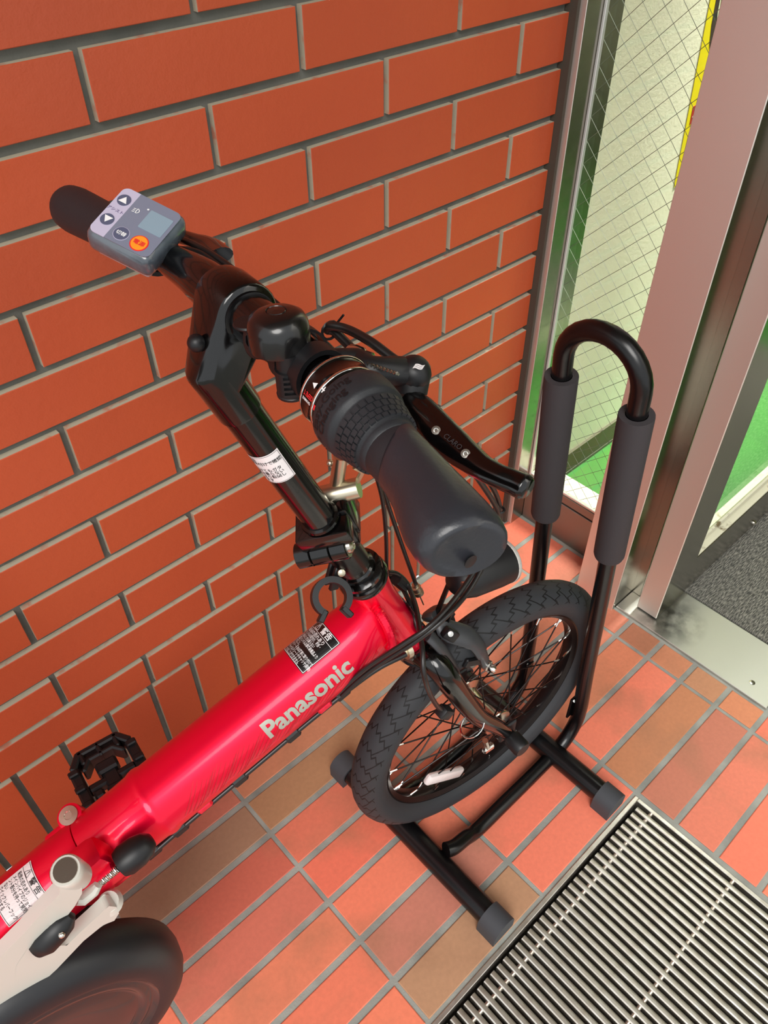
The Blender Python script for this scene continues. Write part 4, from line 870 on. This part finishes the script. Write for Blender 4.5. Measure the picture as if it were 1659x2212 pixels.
al = MB(); al.lathe([(0.0035, 0.0), (0.0058, 0.001), (0.0058, 0.006), (0.0045, 0.007), (0.0062, 0.0075), (0.0062, 0.012), (0.003, 0.013)], atz(456, 566, 0.917), atz(500, 604, 0.917)-atz(456, 566, 0.917), 12); al.build('cable_adjuster', 'silver', bk)
lbk = MB(); lbk.tube(spl([bar(0.115)+Vv(0.004, 0, -0.004), bar(0.108)+Vv(0.026, 0, -0.010), bar(0.098)+Vv(0.038, 0, -0.012)], 5), [(0.0062, 0.0065)]*11, 12); lbk.lathe([(0.0125, -0.006), (0.0158, -0.006), (0.0158, 0.006), (0.0125, 0.006)], bar(0.112), (0, 1, 0), 24, cap=False, closed=True); lbk.build('lever_bracket', 'black_plastic', bk)
LQ = [bar(0.098)+Vv(0.042, 0, -0.010), bar(0.13)+Vv(0.050, 0, -0.014), bar(0.17)+Vv(0.046, 0, -0.016), bar(0.21)+Vv(0.042, 0, -0.016), bar(0.235)+Vv(0.044, 0, -0.018)]
lq = spl(LQ, 5); MB().tube(lq, [(0.0055, 0.009)]*7+[(0.005, 0.0075)]*(len(lq)-7), 14).build('brake_lever', 'black_gloss', bk, 60)

# ---- control display (left)
DN = Vv(-0.08, -0.41, 0.906).normalized()
d1_ = Vv(0.025, -0.038, -0.015); d1_ = (d1_-DN*d1_.dot(DN)).normalized(); d2_ = DN.cross(d1_)   # d1 reading direction, d2 up the panel
DC = atz(294, 480, 0.9545)
def dp(u, v, off=0.0): return DC+d1_*((u-0.5)*0.0475)+d2_*((0.5-v)*0.0475)+DN*off
MB().box(DC-DN*0.0095, (0.0500, 0.0500, 0.019), d1_, d2_, bev=0.0065, seg=4).build('display_case', 'case', bk, 60)
MB().box(DC-DN*0.0195, (0.042, 0.042, 0.008), d1_, d2_, bev=0.003, seg=2).build('display_base', 'case_light', bk, 40)
MB().lathe([(0.0112, -0.008), (0.0138, -0.008), (0.0138, 0.008), (0.0112, 0.008)], bar(0.135), (0, 1, 0), 24, cap=False, closed=True).build('display_clamp', 'black_plastic', bk)
def dpoly(name, m_, pts, off):
    mb = MB(); n = len(pts); mb.add([dp(u, v, off) for u, v in pts]+[dp(u, v, -0.0003) for u, v in pts], [tuple(range(n))]+[(k, n+k, n+(k+1) % n, (k+1) % n) for k in range(n)]); return mb.build(name, m_, bk, 0)
def rrect(u0, u1, v0, v1, r_=0.08, cs='1111'):
    out = []
    for (cu, cv_, a0, on) in ((u1-r_, v0+r_, -90, cs[1]), (u1-r_, v1-r_, 0, cs[2]), (u0+r_, v1-r_, 90, cs[3]), (u0+r_, v0+r_, 180, cs[0])):
        if on == '1': out += [(cu+r_*math.cos(R(a0+k*15)), cv_+r_*math.sin(R(a0+k*15))) for k in range(7)]
        else: out.append((cu+(r_ if a0 in (-90, 0) else -r_), cv_+(-r_ if a0 in (-90, 180) else r_)))
    return out
def circ(u, v, a, b_, n=28): return [(u+a*math.cos(2*math.pi*k/n), v+b_*math.sin(2*math.pi*k/n)) for k in range(n)]
dpoly('display_strip', 'panel_light', rrect(0.03, 0.285, 0.03, 0.97, 0.1, '1001'), 0.00025); dpoly('display_panel', 'panel_grey', rrect(0.285, 0.97, 0.03, 0.97, 0.1, '0110'), 0.00025)
dpoly('display_screen', 'lcd', rrect(0.56, 0.92, 0.20, 0.56, 0.02), 0.0005)
for v in (0.26, 0.68): dpoly('assist_button', 'dark_btn', circ(0.155, v, 0.095, 0.105), 0.0006)
dpoly('mode_ring', 'panel_light', circ(0.45, 0.79, 0.112, 0.122), 0.00045); dpoly('mode_button', 'dark_btn', circ(0.45, 0.79, 0.105, 0.115), 0.0006)
dpoly('power_ring', 'red_print', circ(0.74, 0.80, 0.128, 0.142), 0.00045); dpoly('power_button', 'orange_btn', circ(0.74, 0.80, 0.112, 0.126), 0.0007)
dt = MB()
def dfn(off): return lambda a, b_: DC+d1_*a+d2_*b_+DN*off
def dxy(u, v): return ((u-0.5)*0.0475, (0.5-v)*0.0475)
for v, s_ in ((0.26, 1), (0.68, -1)):
    x_, y_ = dxy(0.155, v); h_ = 0.0031
    dt.add([dfn(0.0008)(x_-h_, y_-s_*h_*0.8), dfn(0.0008)(x_+h_, y_-s_*h_*0.8), dfn(0.0008)(x_, y_+s_*h_)], [(0, 1, 2)])
x_, y_ = dxy(0.45, 0.79); lay(dt, '切替', 0.0036, dfn(0.0008), x_, y_-0.0013, 0.00006, 'CENTER')
x_, y_ = dxy(0.395, 0.33); ic = dfn(0.0006)
icon = MB()
def seg2(p, q, w_=0.00028):
    d_ = Vector((q[0]-p[0], q[1]-p[1])); n2_ = Vector((-d_.y, d_.x)).normalized()*w_; dt.add([ic(p[0]+n2_.x, p[1]+n2_.y), ic(p[0]-n2_.x, p[1]-n2_.y), ic(q[0]-n2_.x, q[1]-n2_.y), ic(q[0]+n2_.x, q[1]+n2_.y)], [(0, 1, 2, 3)])
arc_ = [(x_+0.0002+0.0019*math.cos(R(a)), y_+0.0019*math.sin(R(a))) for a in range(-90, 91, 20)]
for p, q in zip(arc_, arc_[1:]): seg2(p, q)
seg2(arc_[0], arc_[-1])
for k in (-1, 0, 1): seg2((x_-0.0024, y_+k*0.0014-0.0005), (x_-0.0007, y_+k*0.0014))
dt.add([dfn(0.0006)(*dxy(u, v)) for u, v in circ(0.52, 0.22, 0.016, 0.016, 10)], [tuple(range(10))])
raw(dt, 'white_symbols', 'white_print', bk)
dv = MB(); x_, y_ = dxy(0.155, 0.475); lay(dv, 'アシスト', 0.0031, dfn(0.0006), x_, y_-0.0012, 0.00003, 'CENTER'); raw(dv, 'assist_lettering', 'purple_print', bk)
dr = MB(); x_, y_ = dxy(0.74, 0.80); lay(dr, '電源', 0.0042, dfn(0.0010), x_, y_-0.0015, 0.00006, 'CENTER'); raw(dr, 'power_lettering', 'red_print', bk)

# ---- head lamp and its bracket
L0, L1 = at(982, 1260), at(1094, 1209); ld_ = (L1-L0).normalized()
LL = (L1-L0).length
MB().lathe([(0.0, -0.004), (0.012, -0.003), (0.0195, 0.004), (0.0240, 0.020), (0.0262, LL-0.022), (0.0262, LL-0.006)], L0, ld_, 36).build('head_lamp', 'black_plastic', bk, 50)
MB().lathe([(0.0262, LL-0.006), (0.0268, LL-0.0055), (0.0268, LL-0.002), (0.0255, LL-0.0005), (0.024, LL-0.002), (0.0, LL-0.004)], L0, ld_, 36, cap=False).build('lamp_lens', 'lens', bk, 50)
br = MB(); B0, B1 = at(938, 1372), at(992, 1243); bdv = (B1-B0).normalized(); bn = Vv(0, 1, 0).cross(bdv)
for s_ in (-1, 1): br.box((B0+B1)/2+Vv(0, s_*0.0085, 0), ((B1-B0).length, 0.006, 0.003), bdv, (0, 1, 0), bev=0.0006)
br.box(B1-bdv*0.004, (0.022, 0.023, 0.003), bdv, (0, 1, 0), bev=0.0006); br.box(B0+bdv*0.004, (0.020, 0.023, 0.003), bdv, (0, 1, 0), bev=0.0006); br.box(B1+ld_*0.012-Vv(0, 0, 0.006), (0.034, 0.004, 0.016), ld_, (0, 1, 0), bev=0.001)
br.build('lamp_bracket', 'black_satin', bk)
bb_ = MB()
for u, v, y in ((964, 1231, 0.012), (1003, 1262, -0.012), (1016, 1236, -0.012)):
    q = at(u, v, y); bb_.lathe([(0.0, -0.004), (0.0042, -0.004), (0.0042, 0.003), (0.002, 0.0045), (0.0, 0.0045)], q, (0, -1, 0), 10)
bb_.build('lamp_bolt', 'silver', bk)

# ---- front caliper brake
for s_ in (-1, 1):
    arm = MB(); y0 = -0.012 if s_ < 0 else 0.012
    cpts = [at(945, 1345, 0.0)+Vv(0.004, s_*0.006, 0.004), at(962, 1360, -0.012)+Vv(0, 0, 0)+Vv(0, 0.012+s_*0.012, 0), Vv(-0.066, s_*0.026, 0.452), Vv(-0.052, s_*0.0325, 0.424), Vv(-0.044, s_*0.034, 0.398)]
    arm.tube(spl(cpts, 5), [(0.0065, 0.0125)]*6+[(0.0065, 0.0135)]*5+[(0.006, 0.0120)]*5+[(0.005, 0.0095)]*5, 12, hint=(0.6, 0, 0.8)); arm.build('brake_arm', 'brake', bk, 50)
    pad = MB().box(Vv(-0.050, s_*0.0225, 0.392), (0.042, 0.009, 0.013), Vv(0.86, 0, -0.5), (0, 1, 0), bev=0.002); pad.build('brake_pad', 'black_plastic', bk)
    nb = MB().lathe([(0.0065, 0.0), (0.0072, 0.002), (0.0072, 0.007), (0.0050, 0.008), (0.0050, 0.013), (0.0030, 0.016), (0.0, 0.017)], Vv(-0.044, s_*0.034, 0.394), (0.2, s_, 0), 14); nb.build('pad_bolt', 'silver', bk)
MB().lathe([(0.0, -0.014), (0.006, -0.014), (0.0075, -0.006), (0.0075, 0.012), (0.004, 0.016), (0.0, 0.016)], at(945, 1350, 0.0), Vv(0.93, 0, 0.37), 16).build('brake_pivot', 'black_plastic', bk)
yk = MB(); yk.tube(spl([at(925, 1372, -0.020), at(945, 1392, -0.028), at(968, 1420, -0.032), at(985, 1452, -0.030)], 5), [(0.0045, 0.0085)]*16, 12, hint=(0.5, -0.5, 0.7)); yk.build('brake_arm', 'brake', bk, 50)
bx = MB(); q = at(972, 1370, -0.022); bx.box(q, (0.020, 0.010, 0.014), Vv(0.6, -0.3, -0.7), (0, 1, 0), bev=0.003, seg=2); bx.build('brake_link', 'black_plastic', bk)
MB().lathe([(0.0, 0.0), (0.0032, 0.0), (0.0032, 0.0015), (0.0, 0.002)], at(973, 1369, -0.029), Vv(-0.3, -0.7, 0.6), 10).build('link_screw', 'silver', bk)
fb_ = MB(); q = at(872, 1425, -0.022); fb_.lathe([(0.0095, 0.0), (0.0095, 0.006), (0.0066, 0.0065), (0.0066, 0.0125), (0.0050, 0.013), (0.0052, 0.022), (0.0035, 0.025), (0.0, 0.0255)], q+Vv(0.010, 0.004, 0.006), at(847, 1438, -0.022)-q, 14); fb_.build('crown_bolt', 'nickel', bk)

# ---- open plastic clip on the headset
cc_ = at(716, 1290, -0.018); vd = (cc_-loc(CAM)).normalized(); cn = Vv(0.12, 0.62, -0.77).normalized()
cx_ = (Vv(0, 0, 1)-cn*cn.z).normalized(); cy_ = cn.cross(cx_)
def crp(u, v): return at(u, v, 0.004)
rin, rout = 0.0128, 0.0184; poly = []
angs = [R(a) for a in range(-144, 145, 8)]
g0 = (at(714, 1332, -0.018)-cc_); ga = math.atan2(g0.dot(cy_), g0.dot(cx_))
poly = [(rout*math.cos(ga+math.pi+a), rout*math.sin(ga+math.pi+a)) for a in angs]+[(rin*math.cos(ga+math.pi+a), rin*math.sin(ga+math.pi+a)) for a in reversed(angs)]
cm = MB(); nP = len(angs); 
for t0 in (-0.006,):
    vs = [cc_+cx_*x_+cy_*y_+cn*t for t in (-0.006, 0.006) for x_, y_ in poly]; n2 = len(poly)
    fs = []
    for i in range(nP-1):
        a, b_, c_, d_ = i, i+1, n2-2-i, n2-1-i
        fs += [(a, b_, c_, d_), (n2+d_, n2+c_, n2+b_, n2+a), (a, n2+a, n2+b_, b_), (d_, c_, n2+c_, n2+d_)]
    fs += [(0, n2-1, 2*n2-1, n2), (nP-1, n2+nP-1, n2+nP, nP)]
    cm.add(vs, fs)
for q_ in (angs[0], angs[-1]):
    e_ = cx_*math.cos(ga+math.pi+q_)+cy_*math.sin(ga+math.pi+q_); cm.box(cc_+e_*0.0190, (0.012, 0.0055, 0.0125), e_, cn.cross(e_), bev=0.001)
for s_ in (-1, 1): cm.box(at(722, 1240, 0.0)+Vv(0, s_*0.0042, 0), (0.030, 0.0045, 0.010), (at(729, 1215, 0)-at(716, 1262, 0)), (0, 1, 0), bev=0.001)
cm.build('cable_clip', 'black_plastic', bk, 40)
MB().lathe([(0.0, 0.0), (0.0035, 0.0), (0.0035, 0.003), (0.0015, 0.004), (0.0, 0.004)], at(737, 1236, -0.010), (-0.3, -0.8, 0.5), 10).build('clip_screw', 'nickel', bk)

# ---- cables
def cable(name, pts, r_=0.0025, m_='hose', n=8): return MB().tube(spl(pts, 7), r_, n).build(name, m_, bk, 60)
cable('display_cable', [at(352, 540, 0.120), at(385, 537, 0.105), at(430, 545, 0.085), at(475, 575, 0.062), at(545, 630, 0.030), at(620, 690, -0.005), at(690, 745, -0.035), at(745, 790, -0.030), at(790, 900, 0.0), at(806, 1000, 0.02), at(826, 1080, 0.025), at(834, 1160, 0.03), at(836, 1245, 0.032), at(845, 1262, 0.035)], 0.0021)
cable('rear_brake_cable', [at(330, 530, 0.150), at(380, 515, 0.120), at(450, 545, 0.080), at(540, 610, 0.035), at(630, 685, -0.005), at(720, 760, -0.035), at(790, 860, 0.0), at(812, 1000, 0.03), at(835, 1080, 0.04), at(862, 1160, 0.04), at(898, 1262, 0.035)], 0.0024)
fe = MB(); f0, f1 = at(896, 1262, 0.035), at(908, 1290, 0.03)
fe.lathe([(0.0040, 0.0), (0.0040, 0.004), (0.0056, 0.0045), (0.0056, 0.010), (0.0045, 0.0105), (0.0062, 0.011), (0.0062, 0.016), (0.003, 0.0165), (0.0008, 0.017), (0.0008, 0.035)], f0, f1-f0, 12); fe.build('cable_ferrule', 'nickel', bk)
cable('brake_cable', [at(778, 770, -0.072), at(752, 745, -0.060), at(722, 716, -0.048), at(706, 712, -0.045), at(716, 704, -0.050), at(752, 712, -0.060), at(800, 738, -0.080), at(850, 775, -0.098), at(884, 795, -0.108)], 0.0030)
tie = MB(); tq = at(713, 714, -0.047); tie.tube([tq+Vv(0.006*math.cos(R(a)), 0.0, 0.006*math.sin(R(a))) for a in range(0, 360, 30)], 0.0010, 5, cap=False, closed=True); tie.tube([tq+Vv(0.005, 0, 0.003), tq+Vv(0.008, -0.004, 0.010)], 0.0008, 5); tie.build('cable_tie', 'black_plastic', bk)
cable('front_brake_hose', [atz(902, 850, 0.905), at(960, 930, -0.10), at(1030, 1030, -0.075), at(1066, 1085, -0.055), at(1076, 1112, -0.045), at(1068, 1150, -0.04), at(1040, 1210, -0.045), at(985, 1290, -0.06), at(930, 1350, -0.068), at(868, 1393, -0.060), at(812, 1428, -0.046), at(768, 1462, -0.036), at(728, 1499, -0.030)], 0.0026)
cable('shift_hose', [atz(720, 760, 0.912), at(900, 900, -0.06), at(1020, 1005, -0.06), at(1062, 1050, -0.055), at(1080, 1100, -0.04), at(1074, 1150, -0.035), at(1052, 1205, -0.045), at(1010, 1280, -0.06), at(955, 1340, -0.070), at(895, 1387, -0.064), at(830, 1428, -0.048), at(780, 1464, -0.036), at(738, 1503, -0.028)], 0.0026)
tb = MB(); tq = at(1080, 1100, -0.042); tb.tube([tq+Vv(0.005*math.cos(R(a))-0.001, 0.005*math.sin(R(a)), 0.0) for a in range(0, 360, 30)], 0.0012, 5, cap=False, closed=True); tb.build('cable_tie', 'black_plastic', bk)
cable('lamp_wire', [at(838, 1236, 0.02), at(858, 1240, 0.02), at(880, 1262, 0.015), at(898, 1310, -0.012), at(905, 1350, -0.035), at(912, 1400, -0.060), at(915, 1450, -0.075), at(925, 1490, -0.080), at(942, 1522, -0.072), at(955, 1535, -0.066)], 0.0027)
cable('motor_wire', [at(832, 1246, 0.03), at(850, 1250, 0.028), at(868, 1268, 0.022), at(888, 1310, 0.0), at(905, 1362, -0.02), at(940, 1380, -0.01)], 0.0027)
sl = MB().tube([at(855, 1250, 0.02), at(874, 1266, 0.018)], 0.0068, 10); sl.build('wire_clip', 'black_plastic', bk)
fc = MB().box(at(960, 1538, -0.066), (0.020, 0.014, 0.014), Vv(0.6, 0, -0.7), (0, 1, 0), bev=0.003, seg=2); fc.build('wire_guide', 'black_plastic', bk)
wr = MB(); q = at(1020, 1566, -0.055); wr.tube([q+Vv(0.0145*math.cos(R(a)), 0.0135*math.sin(R(a)), 0.010*math.cos(R(a))) for a in range(0, 360, 20)], 0.0012, 6, cap=False, closed=True); wr.build('fork_clamp', 'chrome', bk)
dy_ = MB(); q = at(1048, 1600, -0.05); dy_.tube([q, q+Vv(0.004, -0.002, -0.018)], 0.0042, 8); dy_.box(q+Vv(0.006, -0.002, -0.022), (0.018, 0.008, 0.010), bev=0.002); dy_.build('fork_stay', 'silver', bk)
# cables under the main tube with clips
def under(s_, dy, off=0.004): return TA+TD*s_-TU*(TR+off)*0.80+TN*(TR*0.62+dy)
cable('frame_cable', [under(-0.01, 0.012, 0.012), under(0.03, 0.006), under(0.10, 0.003), under(0.17, 0.003), under(0.25, 0.003), under(0.31, 0.004), under(0.36, 0.003), at(250, 1950, -0.02), at(215, 2010, -0.03), at(170, 2060, -0.03)], 0.0029)
cable('frame_cable', [under(-0.01, 0.004, 0.018), under(0.03, 0.000, 0.008), under(0.10, -0.003, 0.008), under(0.17, -0.003, 0.008), under(0.25, -0.003, 0.008), under(0.31, -0.002, 0.008), under(0.36, -0.003, 0.008), at(245, 1955, -0.015), at(205, 2015, -0.025), at(165, 2062, -0.025)], 0.0029)
for s_ in (0.066, 0.130, 0.196, 0.268, 0.300):
    MB().box(under(s_, 0.0008, 0.0062), (0.017, 0.0095, 0.0125), TD, TN, bev=0.002).build('cable_saddle', 'black_plastic', bk)
for s_ in (0.088, 0.236): MB().box(under(s_, 0.002, -0.003), (0.017, 0.010, 0.010), TD, TN, bev=0.002).build('cable_stop', 'red', bk)
